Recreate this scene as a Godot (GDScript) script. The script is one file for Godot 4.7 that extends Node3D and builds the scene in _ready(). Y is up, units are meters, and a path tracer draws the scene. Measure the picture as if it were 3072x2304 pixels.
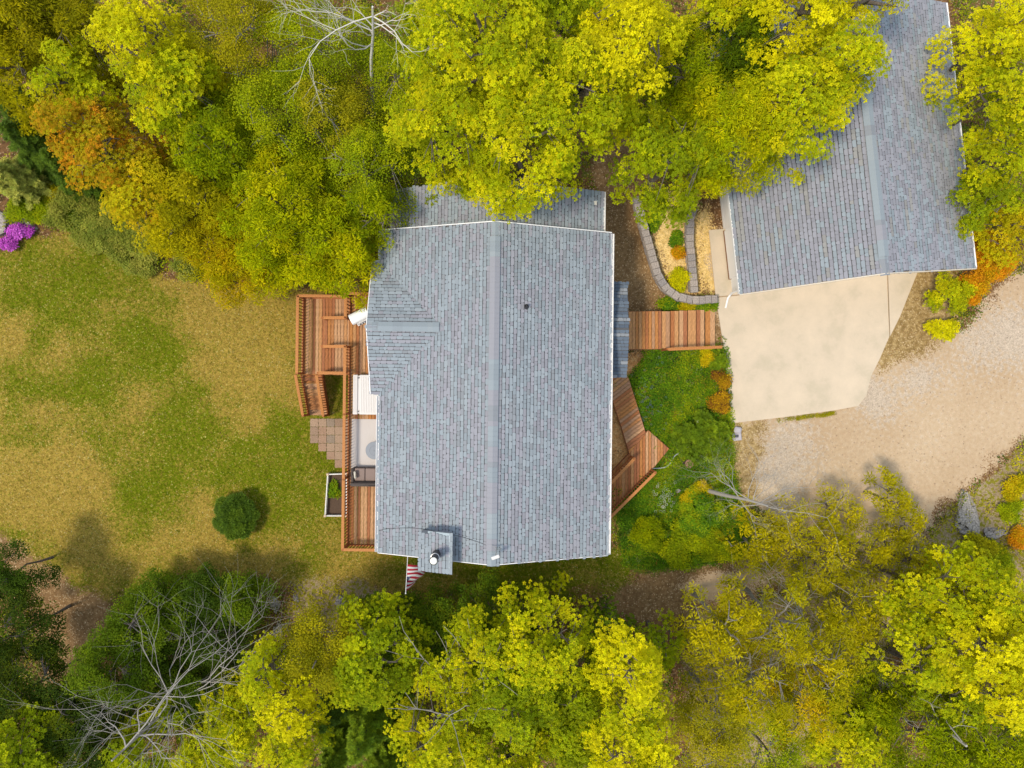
extends Node3D
# A house and garage in spring woods seen straight down from a drone 34 m above the lawn.
# px(u, v, y): a pixel of the photograph (3072 wide) taken to the level y of the thing it shows.
const CAM_H := 34.0
const FOC := 2132.0
const GX0 := -27.0
const GZ0 := -20.25
const GW := 54.0
const GH := 40.5
const ZW := 800
const ZH := 600
const TW := 1600
const TH := 1200

var rng := RandomNumberGenerator.new()
var zmap := PackedByteArray()
var dry := PackedFloat32Array()
var gcol := PackedByteArray()
var mats := {}
var leaf := {}
var leaf_mat := {}
var taken := {}
var box_cache := {}
var woods := []
var wood_x := []
var roof_mat: StandardMaterial3D
var tab_cache := {}

const TABW := [0.15, 0.18, 0.22, 0.26, 0.30]
const TONES := [Color(0.288, 0.330, 0.362), Color(0.272, 0.312, 0.344), Color(0.300, 0.302, 0.340), Color(0.280, 0.282, 0.318), Color(0.262, 0.282, 0.306), Color(0.305, 0.342, 0.370), Color(0.295, 0.292, 0.285), Color(0.13, 0.165, 0.21), Color(0.105, 0.135, 0.18)]  # the last two, darkest tones hold shade painted into the porch roof

func px(u: float, v: float, y: float) -> Vector3:
	var k := (CAM_H - y) / FOC
	return Vector3((u - 1536.0) * k, y, (v - 1152.0) * k)

func gy(x: float, _z: float) -> float:
	return 0.6 * smoothstep(-4.0, 4.5, x)

func gpx(u: float, v: float, up: float = 0.0) -> Vector3:
	var p := px(u, v, 0.6 if u > 1800.0 else 0.0)
	var g := gy(p.x, p.z)
	p = px(u, v, g + up)
	return p

# ---------- naming ----------
func numbered(called: String) -> String:
	var n: int = taken.get(called, 0)
	taken[called] = n + 1
	return called if n == 0 else "%s_%03d" % [called, n]

func thing(called: String, label: String, category: String, at := Vector3.ZERO, turn := 0.0, group := "") -> Node3D:
	var o := Node3D.new()
	o.name = numbered(called)
	add_child(o)
	o.position = at
	o.rotation.y = turn
	tag(o, label, category, group)
	return o

func tag(o: Node, label: String, category: String, group := "", kind := "") -> void:
	if label: o.set_meta("label", label)
	if category: o.set_meta("category", category)
	if group: o.set_meta("group", group)
	if kind: o.set_meta("kind", kind)

func put(called: String, mesh: Mesh, m: Material, parent: Node, xf := Transform3D.IDENTITY) -> MeshInstance3D:
	var o := MeshInstance3D.new()
	o.name = called if parent != self else numbered(called)
	o.mesh = mesh
	if m: o.material_override = m
	o.transform = xf
	parent.add_child(o, true)
	return o

func part(called: String, st: SurfaceTool, m: Material, parent: Node, xf := Transform3D.IDENTITY) -> MeshInstance3D:
	return put(called, st.commit(), m, parent, xf)

func struct(called: String, mesh: Mesh, m: Material, label: String) -> MeshInstance3D:
	var o := put(called, mesh, m, self)
	tag(o, label, called.replace("_", " "), "", "structure")
	return o

# ---------- materials ----------
func lin(c: Color) -> Color:
	return c.linear_to_srgb()

func mat(key: String, c: Color, rough := 0.85, metal := 0.0, spec := 0.4) -> StandardMaterial3D:
	if mats.has(key): return mats[key]
	var m := StandardMaterial3D.new()
	m.albedo_color = lin(c)
	m.roughness = rough
	m.metallic = metal
	m.metallic_specular = spec
	mats[key] = m
	return m

func noise_tex(sz: int, freq: float, lo: float, hi: float, sd: int, octaves := 4, stretch := 1) -> ImageTexture:
	var n := FastNoiseLite.new()
	n.seed = sd
	n.noise_type = FastNoiseLite.TYPE_SIMPLEX_SMOOTH
	n.frequency = freq
	n.fractal_octaves = octaves
	var im := n.get_seamless_image(sz, sz)
	im.convert(Image.FORMAT_L8)
	if stretch > 1:
		im.resize(sz, maxi(4, sz / stretch), Image.INTERPOLATE_LANCZOS)
	var d := im.get_data()
	for i in d.size():
		d[i] = int(clampf(lerpf(lo, hi, d[i] / 255.0), 0.0, 1.0) * 255.0)
	var out := Image.create_from_data(im.get_width(), im.get_height(), false, Image.FORMAT_L8, d)
	out.generate_mipmaps()
	return ImageTexture.create_from_image(out)

func textured(key: String, c: Color, t: Texture2D, scale: Vector3, rough := 0.9) -> StandardMaterial3D:
	if mats.has(key): return mats[key]
	var m := mat(key, c, rough)
	m.albedo_texture = t
	m.uv1_triplanar = true
	m.uv1_scale = scale
	return m

# ---------- shapes ----------
func new_st() -> SurfaceTool:
	var st := SurfaceTool.new()
	st.begin(Mesh.PRIMITIVE_TRIANGLES)
	return st

func quad(st: SurfaceTool, a: Vector3, b: Vector3, c: Vector3, d: Vector3) -> void:
	var n := (c - a).cross(b - d).normalized()
	for p in [a, b, c, a, c, d]:
		st.set_normal(n)
		st.add_vertex(p)

func tri(st: SurfaceTool, a: Vector3, b: Vector3, c: Vector3) -> void:
	var n := (c - a).cross(b - a).normalized()
	for p in [a, b, c]:
		st.set_normal(n)
		st.add_vertex(p)

func box_mesh(s: Vector3) -> Mesh:
	var key := Vector3i((s * 500.0).round())
	if box_cache.has(key): return box_cache[key]
	var bm := BoxMesh.new()
	bm.size = s
	box_cache[key] = bm
	return bm

func box(called: String, at: Vector3, s: Vector3, m: Material, parent: Node, b := Basis.IDENTITY) -> MeshInstance3D:
	return put(called, box_mesh(s), m, parent, Transform3D(b, at))

# a bar of rectangular section between two points
func bar(called: String, a: Vector3, b: Vector3, w: float, h: float, m: Material, parent: Node) -> MeshInstance3D:
	var d := b - a
	var z := d.normalized()
	var x := Vector3.UP.cross(z)
	x = x.normalized() if x.length() > 0.01 else Vector3.RIGHT
	var y := z.cross(x)
	return put(called, box_mesh(Vector3(w, h, d.length())), m, parent, Transform3D(Basis(x, y, z), (a + b) * 0.5))

# box with chamfered edges
func soft_box(s: Vector3, c: float) -> SurfaceTool:
	var st := new_st()
	var h := s * 0.5
	var ring := func(y: float, i: float) -> Array:
		var x := h.x - i
		var z := h.z - i
		return [Vector3(-x + c, y, -z), Vector3(x - c, y, -z), Vector3(x, y, -z + c), Vector3(x, y, z - c), Vector3(x - c, y, z), Vector3(-x + c, y, z), Vector3(-x, y, z - c), Vector3(-x, y, -z + c)]
	var rs := [ring.call(-h.y, c), ring.call(-h.y + c, 0.0), ring.call(h.y - c, 0.0), ring.call(h.y, c)]
	for k in 3:
		for i in 8:
			var j := (i + 1) % 8
			quad(st, rs[k][i], rs[k][j], rs[k + 1][j], rs[k + 1][i])
	for i in range(1, 7):
		tri(st, rs[3][0], rs[3][i], rs[3][i + 1])
		tri(st, rs[0][0], rs[0][i + 1], rs[0][i])
	return st

func tube(st: SurfaceTool, pts: Array, radii: Array, sides := 6, cap := true) -> void:
	var rings := []
	for i in pts.size():
		var d: Vector3 = (pts[mini(i + 1, pts.size() - 1)] - pts[maxi(i - 1, 0)]).normalized()
		var x := d.cross(Vector3(0.13, 0.31, 0.94)).normalized()
		var y := d.cross(x)
		var r := []
		for k in sides:
			var a := TAU * k / sides
			r.append([pts[i] + (x * cos(a) + y * sin(a)) * float(radii[i]), x * cos(a) + y * sin(a)])
		rings.append(r)
	for i in pts.size() - 1:
		for k in sides:
			var j := (k + 1) % sides
			for q in [rings[i][k], rings[i + 1][k], rings[i + 1][j], rings[i][k], rings[i + 1][j], rings[i][j]]:
				st.set_normal(q[1])
				st.add_vertex(q[0])
	if cap:
		var e: int = pts.size() - 1
		for k in range(1, sides - 1):
			tri(st, rings[e][0][0], rings[e][k + 1][0], rings[e][k][0])
			tri(st, rings[0][0][0], rings[0][k][0], rings[0][k + 1][0])

func lathe(st: SurfaceTool, prof: Array, sides := 24) -> void:
	for i in prof.size() - 1:
		for k in sides:
			var a := TAU * k / sides
			var b := TAU * (k + 1) / sides
			var p: Vector2 = prof[i]
			var q: Vector2 = prof[i + 1]
			quad(st, Vector3(p.x * cos(a), p.y, p.x * sin(a)), Vector3(p.x * cos(b), p.y, p.x * sin(b)), Vector3(q.x * cos(b), q.y, q.x * sin(b)), Vector3(q.x * cos(a), q.y, q.x * sin(a)))

# a flat polygon (x, z) with thickness, top at y
func slab(poly: PackedVector2Array, y: float, t: float) -> SurfaceTool:
	var st := new_st()
	var idx := Geometry2D.triangulate_polygon(poly)
	for i in range(0, idx.size(), 3):
		var a := poly[idx[i]]
		var b := poly[idx[i + 1]]
		var c := poly[idx[i + 2]]
		if (b - a).cross(c - a) < 0.0:
			var s := b
			b = c
			c = s
		tri(st, Vector3(a.x, y, a.y), Vector3(b.x, y, b.y), Vector3(c.x, y, c.y))
	var area := 0.0
	for i in poly.size():
		area += poly[i].cross(poly[(i + 1) % poly.size()])
	for i in poly.size():
		var a := poly[i]
		var b := poly[(i + 1) % poly.size()]
		if area < 0.0:
			var s := a
			a = b
			b = s
		quad(st, Vector3(a.x, y, a.y), Vector3(a.x, y - t, a.y), Vector3(b.x, y - t, b.y), Vector3(b.x, y, b.y))
	return st

func rock_mesh(s: Vector3, sd: int, flat := 0.0) -> ArrayMesh:
	var n := FastNoiseLite.new()
	n.seed = sd
	n.frequency = 0.9
	var st := new_st()
	var R := 14
	var C := 22
	var pt := func(i: int, j: int) -> Vector3:
		var th := PI * i / R
		var ph := TAU * (j % C) / C
		var d := Vector3(sin(th) * cos(ph), cos(th), sin(th) * sin(ph))
		var r := 1.05 + 1.1 * n.get_noise_3dv(d * 0.9 + Vector3.ONE * sd) + 0.5 * n.get_noise_3dv(d * 2.6) + 0.3 * n.get_noise_3dv(d * 6.0)
		# planar facets
		for f in 5:
			var q := Vector3(sin(f * 2.1 + sd), 0.7 * cos(f * 1.3 + sd * 2.0), cos(f * 2.9 + sd)).normalized()
			var e := d.dot(q) * r
			if e > 0.78: r *= 0.78 / e
		var p := d * r
		if flat > 0.0: p.y = minf(p.y, flat)
		return p * s
	for i in R:
		for j in C:
			quad(st, pt.call(i, j), pt.call(i, j + 1), pt.call(i + 1, j + 1), pt.call(i + 1, j))
	return st.commit()

# ---------- ground ----------
func zone_at(x: float, z: float) -> int:
	var i := int((x - GX0) / GW * ZW)
	var j := int((z - GZ0) / GH * ZH)
	if i < 0 or j < 0 or i >= ZW or j >= ZH: return 0
	return zmap[j * ZW + i]

func ground_color(x: float, z: float) -> Color:
	var i := clampi(int((x - GX0) / GW * TW), 0, TW - 1)
	var j := clampi(int((z - GZ0) / GH * TH), 0, TH - 1)
	var k := (j * TW + i) * 3
	return Color(gcol[k] / 255.0, gcol[k + 1] / 255.0, gcol[k + 2] / 255.0).srgb_to_linear()

func paint_zone(id: int, pts: Array) -> void:
	var poly := PackedVector2Array()
	var lo := Vector2(1e9, 1e9)
	var hi := Vector2(-1e9, -1e9)
	for p in pts:
		var w := gpx(p[0], p[1])
		var q := Vector2((w.x - GX0) / GW * ZW, (w.z - GZ0) / GH * ZH)
		poly.append(q)
		lo = lo.min(q)
		hi = hi.max(q)
	for j in range(maxi(0, int(lo.y)), mini(ZH, int(hi.y) + 2)):
		for i in range(maxi(0, int(lo.x)), mini(ZW, int(hi.x) + 2)):
			if Geometry2D.is_point_in_polygon(Vector2(i + 0.5, j + 0.5), poly):
				zmap[j * ZW + i] = id

func build_ground() -> void:
	zmap.resize(ZW * ZH)
	zmap.fill(0)
	# 1 lawn, 2 bare soil, 3 pale wood chips, 4 orange bark chips, 5 sand drive, 6 planted bed, 7 rusty verge, 8 weedy scrub ground
	paint_zone(1, [[-300, 780], [0, 740], [90, 700], [200, 690], [320, 700], [400, 790], [520, 830], [700, 850], [900, 860], [1150, 860], [1180, 1600], [1850, 1640], [1900, 1700], [1890, 1770], [1600, 1800], [1300, 1800], [1150, 1765], [1050, 1745], [890, 1745], [700, 1740], [500, 1750], [400, 1780], [330, 1790], [230, 1760], [130, 1690], [60, 1640], [0, 1600], [-300, 1560]])
	paint_zone(2, [[-300, 1560], [0, 1600], [60, 1640], [130, 1690], [230, 1760], [330, 1790], [340, 1850], [250, 2060], [130, 2060], [100, 1800], [0, 1700]])
	paint_zone(8, [[880, 1742], [1060, 1740], [1200, 1800], [1000, 1880], [860, 1840]])
	paint_zone(2, [[1760, 380], [1930, 380], [1960, 560], [2010, 800], [2060, 905], [2060, 960], [1800, 960], [1790, 600]])
	paint_zone(2, [[1840, 1770], [2000, 1690], [2140, 1690], [2230, 1660], [2330, 1700], [2250, 1800], [2100, 1840], [1960, 1860], [1760, 1850]])
	paint_zone(5, [[3500, 600], [3072, 800], [2990, 880], [2850, 1010], [2700, 1010], [2620, 1100], [2500, 900], [2200, 950], [2195, 1255], [2200, 1400], [2240, 1500], [2320, 1560], [2250, 1690], [2120, 1720], [2040, 1740], [2080, 1800], [2260, 1770], [2420, 1720], [2600, 1690], [2760, 1610], [2850, 1500], [2950, 1405], [3072, 1310], [3500, 1100]])
	paint_zone(5, [[2127, 690], [2260, 680], [2660, 800], [2752, 790], [2752, 819], [2668, 1010], [2613, 1129], [2575, 1218], [2504, 1231], [2192, 1270], [2175, 1064], [2148, 893]])
	paint_zone(2, [[1940, 925], [2150, 915], [2165, 1045], [1940, 1050]])
	paint_zone(7, [[2700, 790], [2860, 790], [2860, 900], [2830, 1020], [2740, 1060], [2640, 1110], [2600, 1000]])
	paint_zone(7, [[2195, 1265], [2290, 1258], [2280, 1400], [2250, 1520], [2200, 1500], [2190, 1380]])
	paint_zone(8, [[2260, 1560], [2500, 1600], [2640, 1650], [2780, 1610], [2900, 1480], [3072, 1330], [3300, 1250], [3300, 1800], [2900, 1750], [2600, 1850], [2350, 1790], [2230, 1680]])
	paint_zone(8, [[2060, 1830], [2350, 1790], [2700, 1850], [2660, 2050], [2560, 2150], [2440, 2304], [2060, 2304]])
	paint_zone(6, [[1872, 1060], [1960, 1050], [2180, 1045], [2195, 1260], [2195, 1400], [2230, 1530], [2280, 1600], [2240, 1660], [2120, 1690], [1950, 1710], [1870, 1690], [1850, 1500], [1880, 1400]])
	paint_zone(4, [[1800, 1150], [1880, 1180], [1960, 1380], [1900, 1440], [1800, 1480]])
	paint_zone(4, [[1800, 1050], [1935, 1050], [1930, 1080], [1905, 1110], [1880, 1130], [1800, 1120]])
	paint_zone(3, [[1925, 570], [2075, 560], [2085, 700], [2090, 880], [2020, 880], [1985, 800], [1960, 700]])
	paint_zone(3, [[2085, 630], [2135, 610], [2150, 885], [2098, 885]])
	paint_zone(6, [[1975, 900], [2145, 895], [2145, 928], [1985, 930]])
	dry.resize(ZW * ZH)
	var spots := [[640, 870, 130, 0.7], [780, 1000, 150, 0.75], [560, 960, 90, 0.35], [700, 1150, 130, 0.45], [120, 1450, 170, 0.8], [260, 1520, 110, 0.5], [420, 1290, 90, 0.3], [30, 1020, 70, 0.5], [840, 1160, 70, 0.3], [300, 1640, 130, 0.5], [560, 1650, 120, 0.5], [760, 1700, 160, 0.4], [1100, 1740, 150, 0.5], [1300, 1780, 110, 0.45], [200, 1050, 60, 0.3], [640, 1330, 80, 0.25], [620, 1540, 70, 0.35], [930, 870, 160, 0.4],
		[460, 1030, 90, -0.55], [150, 900, 110, -0.35], [300, 830, 120, -0.3], [260, 1160, 110, -0.35], [420, 1440, 110, -0.45], [560, 1330, 110, -0.35], [840, 1480, 130, -0.45], [350, 1560, 90, -0.4], [700, 1380, 90, -0.3], [600, 1230, 90, -0.25], [880, 1350, 90, -0.3], [1560, 1740, 260, -0.35], [80, 1350, 60, -0.35], [1200, 1690, 120, -0.2]]
	var sp := []
	for s in spots:
		var w := gpx(s[0], s[1])
		sp.append([w.x, w.z, s[2] * 0.0159, s[3] * 1.35])
	var dn := FastNoiseLite.new()
	dn.seed = 5
	dn.frequency = 0.45
	dn.fractal_octaves = 4
	for j in ZH:
		var z := GZ0 + (j + 0.5) / ZH * GH
		for i in ZW:
			if zmap[j * ZW + i] != 1: continue
			var x := GX0 + (i + 0.5) / ZW * GW
			var d := 0.40 + dn.get_noise_2d(x, z) * 0.75
			for s in sp:
				var q: float = ((x - s[0]) * (x - s[0]) + (z - s[1]) * (z - s[1])) / (s[2] * s[2])
				if q < 3.0: d += s[3] * exp(-q * 1.2)
			# mowing track edge
			if x > -16.9 and x < -15.9 and z > -4.0 and z < 7.0: d -= 0.22
			dry[j * ZW + i] = clampf(d, 0.0, 1.0)
	var ni := []
	for c in [[21, 0.02, 3], [22, 0.02, 3], [23, 0.006, 5], [24, 0.13, 4]]:
		var n := FastNoiseLite.new()
		n.seed = c[0]
		n.frequency = c[1]
		n.fractal_octaves = c[2]
		var im := n.get_image(TW, TH, false, false, true)
		im.convert(Image.FORMAT_L8)
		ni.append(im.get_data())
	var n0: PackedByteArray = ni[0]
	var n1: PackedByteArray = ni[1]
	var n2: PackedByteArray = ni[2]
	var n3: PackedByteArray = ni[3]
	rng.seed = 99
	var wh := PackedByteArray()
	wh.resize(65537)
	for i in 65537: wh[i] = rng.randi() & 255
	var lut := PackedByteArray()
	lut.resize(1025)
	for i in 1025: lut[i] = int(round(255.0 * Color(i / 1024.0, 0, 0).linear_to_srgb().r))
	gcol.resize(TW * TH * 3)
	var A := [Vector3(0.10, 0.055, 0.025), Vector3(0.095, 0.125, 0.002), Vector3(0.16, 0.092, 0.040), Vector3(0.55, 0.37, 0.12), Vector3(0.46, 0.22, 0.075), Vector3(0.40, 0.285, 0.175), Vector3(0.06, 0.10, 0.012), Vector3(0.21, 0.135, 0.05), Vector3(0.22, 0.165, 0.085)]
	var B := [Vector3(0.20, 0.105, 0.045), Vector3(0.30, 0.205, 0.040), Vector3(0.27, 0.17, 0.08), Vector3(0.76, 0.55, 0.24), Vector3(0.62, 0.38, 0.16), Vector3(0.50, 0.385, 0.26), Vector3(0.17, 0.18, 0.012), Vector3(0.40, 0.285, 0.13), Vector3(0.36, 0.28, 0.19)]
	var grav := []
	for s in [[2390, 1300, 130], [2330, 1450, 120], [2640, 1230, 90], [2760, 1130, 80], [2950, 1040, 150], [3072, 1000, 120], [2600, 1170, 60], [2200, 1590, 70]]:
		var w := gpx(s[0], s[1])
		grav.append([w.x, w.z, s[2] * 0.0157])
	for j in TH:
		for i in TW:
			var k := j * TW + i
			var w := wh[(i * 7 + j * 4099) & 65535]
			var w2 := wh[(i * 131 + j * 257 + 977) & 65535]
			var zi := (i + (n0[k] - 128) / 9 + (w & 15) - 8) >> 1
			var zj := (j + (n1[k] - 128) / 9 + ((w >> 4) & 15) - 8) >> 1
			zi = clampi(zi, 0, ZW - 1)
			zj = clampi(zj, 0, ZH - 1)
			var id := zmap[zj * ZW + zi]
			var f := n3[k] / 255.0
			var c2 := n2[k] / 255.0
			var t: float
			var br := 0.80 + 0.40 * w / 255.0
			var col: Vector3
			if id == 1:
				t = clampf(dry[zj * ZW + zi] + (f - 0.5) * 0.9 + (w2 - 128) / 260.0, 0.0, 1.0)
				col = A[1].lerp(B[1], t)
				br = 0.62 + 0.72 * w / 255.0
				if w2 < 9: br *= 0.6
				elif w2 > 251: col = Vector3(0.45, 0.38, 0.18)
			elif id == 5:
				t = clampf(c2 * 0.7 + (f - 0.5) * 0.8, 0.0, 1.0)
				col = A[5].lerp(B[5], t)
				br = 0.93 + 0.14 * w / 255.0
				var x := GX0 + (i + 0.5) / TW * GW
				var z := GZ0 + (j + 0.5) / TH * GH
				var g := 0.0
				for s in grav:
					var q: float = ((x - s[0]) * (x - s[0]) + (z - s[1]) * (z - s[1])) / (s[2] * s[2])
					if q < 2.5: g += exp(-q * 1.4)
				g = clampf((g + (f - 0.5) * 1.6 + (c2 - 0.5) * 0.6 - 0.45) * 1.3, 0.0, 0.75)
				if g > 0.05:
					col = col.lerp(Vector3(0.43, 0.36, 0.285), g)
					br = lerpf(br, 0.70 + 0.6 * w / 255.0, g)
			else:
				t = clampf(0.5 + (f - 0.5) * 1.5 + (c2 - 0.5) * 0.8 + (w2 - 128) / 500.0, 0.0, 1.0)
				col = A[id].lerp(B[id], t)
				if id == 0 or id == 2 or id == 7:
					if w2 > 242: col = Vector3(0.55, 0.42, 0.26)
					elif id == 0 and c2 > 0.56 and f > 0.5: col = Vector3(0.10, 0.11, 0.02)
				elif id == 3 or id == 4:
					br = 0.66 + 0.62 * w / 255.0
				elif id == 8:
					if f > 0.55: col = Vector3(0.19, 0.17, 0.02)
					br = 0.7 + 0.55 * w / 255.0
			gcol[k * 3] = lut[clampi(int(col.x * br * 1024.0), 0, 1024)]
			gcol[k * 3 + 1] = lut[clampi(int(col.y * br * 1024.0), 0, 1024)]
			gcol[k * 3 + 2] = lut[clampi(int(col.z * br * 1024.0), 0, 1024)]
	var img := Image.create_from_data(TW, TH, false, Image.FORMAT_RGB8, gcol)
	img.generate_mipmaps()
	var gm := StandardMaterial3D.new()
	gm.albedo_texture = ImageTexture.create_from_image(img)
	gm.roughness = 0.95
	gm.metallic_specular = 0.2
	var names := ["forest_floor", "lawn", "soil_path", "wood_chip_bed", "bark_bed", "driveway", "garden_soil", "verge", "scrub_ground"]
	var labels := ["brown leaf litter of the forest floor under the trees", "patchy green and straw coloured lawn beside the deck", "bare brown soil beside the house", "pale yellow wood chips between the stone walls", "orange bark chips beside the boardwalk", "sandy driveway with grey gravel patches", "planted soil between the house and the concrete pad", "rusty brown grass verge along the concrete pad", "weedy scrub ground below the driveway"]
	var sts := []
	for i in 9: sts.append(new_st())
	var cx := 216
	var cz := 162
	for j in cz:
		for i in cx:
			var x0 := GX0 + GW * i / cx
			var x1 := GX0 + GW * (i + 1) / cx
			var z0 := GZ0 + GH * j / cz
			var z1 := GZ0 + GH * (j + 1) / cz
			var st: SurfaceTool = sts[zone_at((x0 + x1) / 2.0, (z0 + z1) / 2.0)]
			for q in [[x0, z0], [x1, z0], [x1, z1], [x0, z0], [x1, z1], [x0, z1]]:
				st.set_normal(Vector3.UP)
				st.set_uv(Vector2((q[0] - GX0) / GW, (q[1] - GZ0) / GH))
				st.add_vertex(Vector3(q[0], gy(q[0], q[1]), q[1]))
	for i in 9:
		struct(names[i], sts[i].commit(), gm, labels[i])
	# the woods' floor goes on to the horizon
	var o := new_st()
	var e := 600.0
	var x1 := GX0 + GW
	var z1 := GZ0 + GH
	for r in [[-e, -e, e, GZ0], [-e, z1, e, e], [-e, GZ0, GX0, z1], [x1, GZ0, e, z1]]:
		var hx: float = 0.6 if r[0] > 0.0 else 0.0
		if r[2] - r[0] > 1000.0:
			for s in [[-e, GX0, 0.0, 0.0], [GX0, -4.0, 0.0, 0.0], [-4.0, 4.5, 0.0, 0.6], [4.5, e, 0.6, 0.6]]:
				quad(o, Vector3(s[0], s[2], r[1]), Vector3(s[1], s[3], r[1]), Vector3(s[1], s[3], r[3]), Vector3(s[0], s[2], r[3]))
		else:
			quad(o, Vector3(r[0], hx, r[1]), Vector3(r[2], hx, r[1]), Vector3(r[2], hx, r[3]), Vector3(r[0], hx, r[3]))
	var fm := textured("far_floor", Color(0.17, 0.11, 0.05), noise_tex(256, 0.03, 0.45, 1.0, 8), Vector3.ONE * 0.3)
	fm.uv1_world_triplanar = true
	struct("ground", o.commit(), fm, "leaf strewn ground of the surrounding woods")

func slab_px(pts: Array, y: float) -> PackedVector2Array:
	var poly := PackedVector2Array()
	for p in pts:
		var w := px(p[0], p[1], y)
		poly.append(Vector2(w.x, w.z))
	return poly

func build_pad() -> void:
	var y := 0.68
	var n := FastNoiseLite.new()
	n.seed = 31
	n.frequency = 0.010
	n.fractal_octaves = 6
	n.fractal_gain = 0.6
	var im := n.get_seamless_image(512, 512)
	im.convert(Image.FORMAT_RGB8)
	rng.seed = 4
	for j in 512:
		for i in 512:
			var t := im.get_pixel(i, j).r
			var c := Color(0.49, 0.41, 0.305).lerp(Color(0.59, 0.485, 0.36), t)
			if t < 0.40: c = c.lerp(Color(0.47, 0.40, 0.29), (0.40 - t) * 2.5)
			c *= 0.96 + 0.07 * rng.randf()
			im.set_pixel(i, j, lin(c))
	im.generate_mipmaps()
	var m := StandardMaterial3D.new()
	m.albedo_texture = ImageTexture.create_from_image(im)
	m.uv1_triplanar = true
	m.uv1_world_triplanar = true
	m.uv1_scale = Vector3.ONE * 0.12
	m.roughness = 0.85
	var root := Node3D.new()
	root.name = "concrete_pad"
	add_child(root)
	tag(root, "pale concrete pad in front of the garage", "concrete pad", "", "structure")
	var main := [[2148, 893], [2230, 885], [2660, 805], [2668, 1010], [2640, 1075], [2613, 1129], [2600, 1185], [2575, 1218], [2504, 1231], [2340, 1253], [2192, 1270], [2175, 1064]]
	part("slab", slab(slab_px(main, y), y, 0.2), m, root)
	part("slab", slab(slab_px([[2664, 800], [2752, 790], [2752, 819], [2700, 950], [2671, 1008]], y), y - 0.004, 0.2), m, root)
	part("slab", slab(slab_px([[2127, 690], [2260, 680], [2260, 880], [2229, 882], [2147.5, 890]], y), y - 0.003, 0.2), m, root)

# ---------- shingles ----------
func tab_mesh(w: int, thick: int, tone: int) -> ArrayMesh:
	var key := w * 100 + thick * 10 + tone
	if tab_cache.has(key): return tab_cache[key]
	var W: float = TABW[w] - 0.006
	var t := 0.022 if thick == 0 else 0.033
	var ln := 0.125 if thick == 0 else 0.131
	var c := 0.022 if thick == 0 else 0.036
	var o := [Vector2(0, c), Vector2(c, 0), Vector2(W - c, 0), Vector2(W, c), Vector2(W, ln), Vector2(0, ln)]
	var st := new_st()
	var col: Color = TONES[tone] * (0.95 if thick == 0 else 1.04)
	var top := []
	var bot := []
	for p in o:
		top.append(Vector3(p.x, t - (t - 0.012) * p.y / ln, p.y))
		bot.append(Vector3(p.x, -0.012, p.y))
	st.set_color(col)
	for i in range(1, 5):
		tri(st, top[0], top[i + 1], top[i])
	for i in [0, 1, 2, 3, 5]:
		var j: int = (i + 1) % 6
		quad(st, top[i], top[j], bot[j], bot[i])
	var m := st.commit()
	tab_cache[key] = m
	return m

# courses of tabs on one roof slope; recs gathers [transform, mesh, slope node]
func lay(recs: Array, slope: Node, o: Vector3, up: Vector3, n: Vector3, L: float, expo: float, lo0: float, lo1: float, hi0: float, hi1: float, tones := [0, 0, 1, 1, 2, 2, 3, 5, 4, 0, 2]) -> void:
	var ax := n.cross(up)
	var b := Basis(ax * 1.0, n, up * (expo / 0.15))
	var s := -0.03
	while s < L - 0.05:
		var f := clampf(s / L, 0.0, 1.0)
		var x := lerpf(lo0, lo1, f) - rng.randf() * 0.1
		var hi := lerpf(hi0, hi1, f)
		var tone: int = tones[0]
		while x < hi - 0.04:
			if rng.randf() < 0.5: tone = tones[rng.randi() % tones.size()]
			var w := rng.randi() % 5
			while w > 0 and x + TABW[w] > hi + 0.05: w -= 1
			var th := 1 if rng.randf() < 0.5 else 0
			var ex := maxf(x, lerpf(lo0, lo1, f) - 0.02)
			recs.append([Transform3D(b, o + ax * ex + up * (s + rng.randf_range(-0.007, 0.007) - 0.008 * th) + n * rng.randf_range(0.0, 0.003)), tab_mesh(w, th, tone), slope])
			x = ex + TABW[w]
		s += expo

func settle(recs: Array, owner_xf: Transform3D, rest_parent: Node, most := 300) -> void:
	var cam := owner_xf.affine_inverse() * Vector3(0, CAM_H, 0)
	var order := []
	for i in recs.size():
		var p: Vector3 = recs[i][0].origin
		order.append([p.distance_squared_to(cam), i])
	order.sort_custom(func(a, b): return a[0] < b[0])
	var st := new_st()
	for k in order.size():
		var r: Array = recs[order[k][1]]
		if k < most:
			put("shingle", r[1], roof_mat, r[2], r[0])
		else:
			st.append_from(r[1], 0, r[0])
	if recs.size() > most:
		var o := part("shingles", st, roof_mat, rest_parent)
		o.set_meta("kind", "stuff")

# sheathing below the shingles: a slope with thickness
func sheathing(called: String, o: Vector3, up: Vector3, n: Vector3, L: float, lo0: float, lo1: float, hi0: float, hi1: float, m: Material, parent: Node) -> MeshInstance3D:
	var ax := n.cross(up)
	var a := [o + ax * lo0, o + ax * hi0, o + ax * hi1 + up * L, o + ax * lo1 + up * L]
	var st := new_st()
	var d := n * 0.14
	var e := n * 0.01
	quad(st, a[0] - e, a[3] - e, a[2] - e, a[1] - e)
	quad(st, a[0] - d, a[1] - d, a[2] - d, a[3] - d)
	for i in 4:
		var j := (i + 1) % 4
		quad(st, a[i] - e, a[j] - e, a[j] - d, a[i] - d)
	var sl := part(called, st, m, parent)
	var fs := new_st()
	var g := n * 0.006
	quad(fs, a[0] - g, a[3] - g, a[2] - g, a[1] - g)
	part("groove_shade_sheet", fs, mat("groove_shade", Color(0.09, 0.092, 0.098), 0.95), sl)  # dark sheet seen between the tabs, its colour standing in for course shadow lines
	return sl

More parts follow.
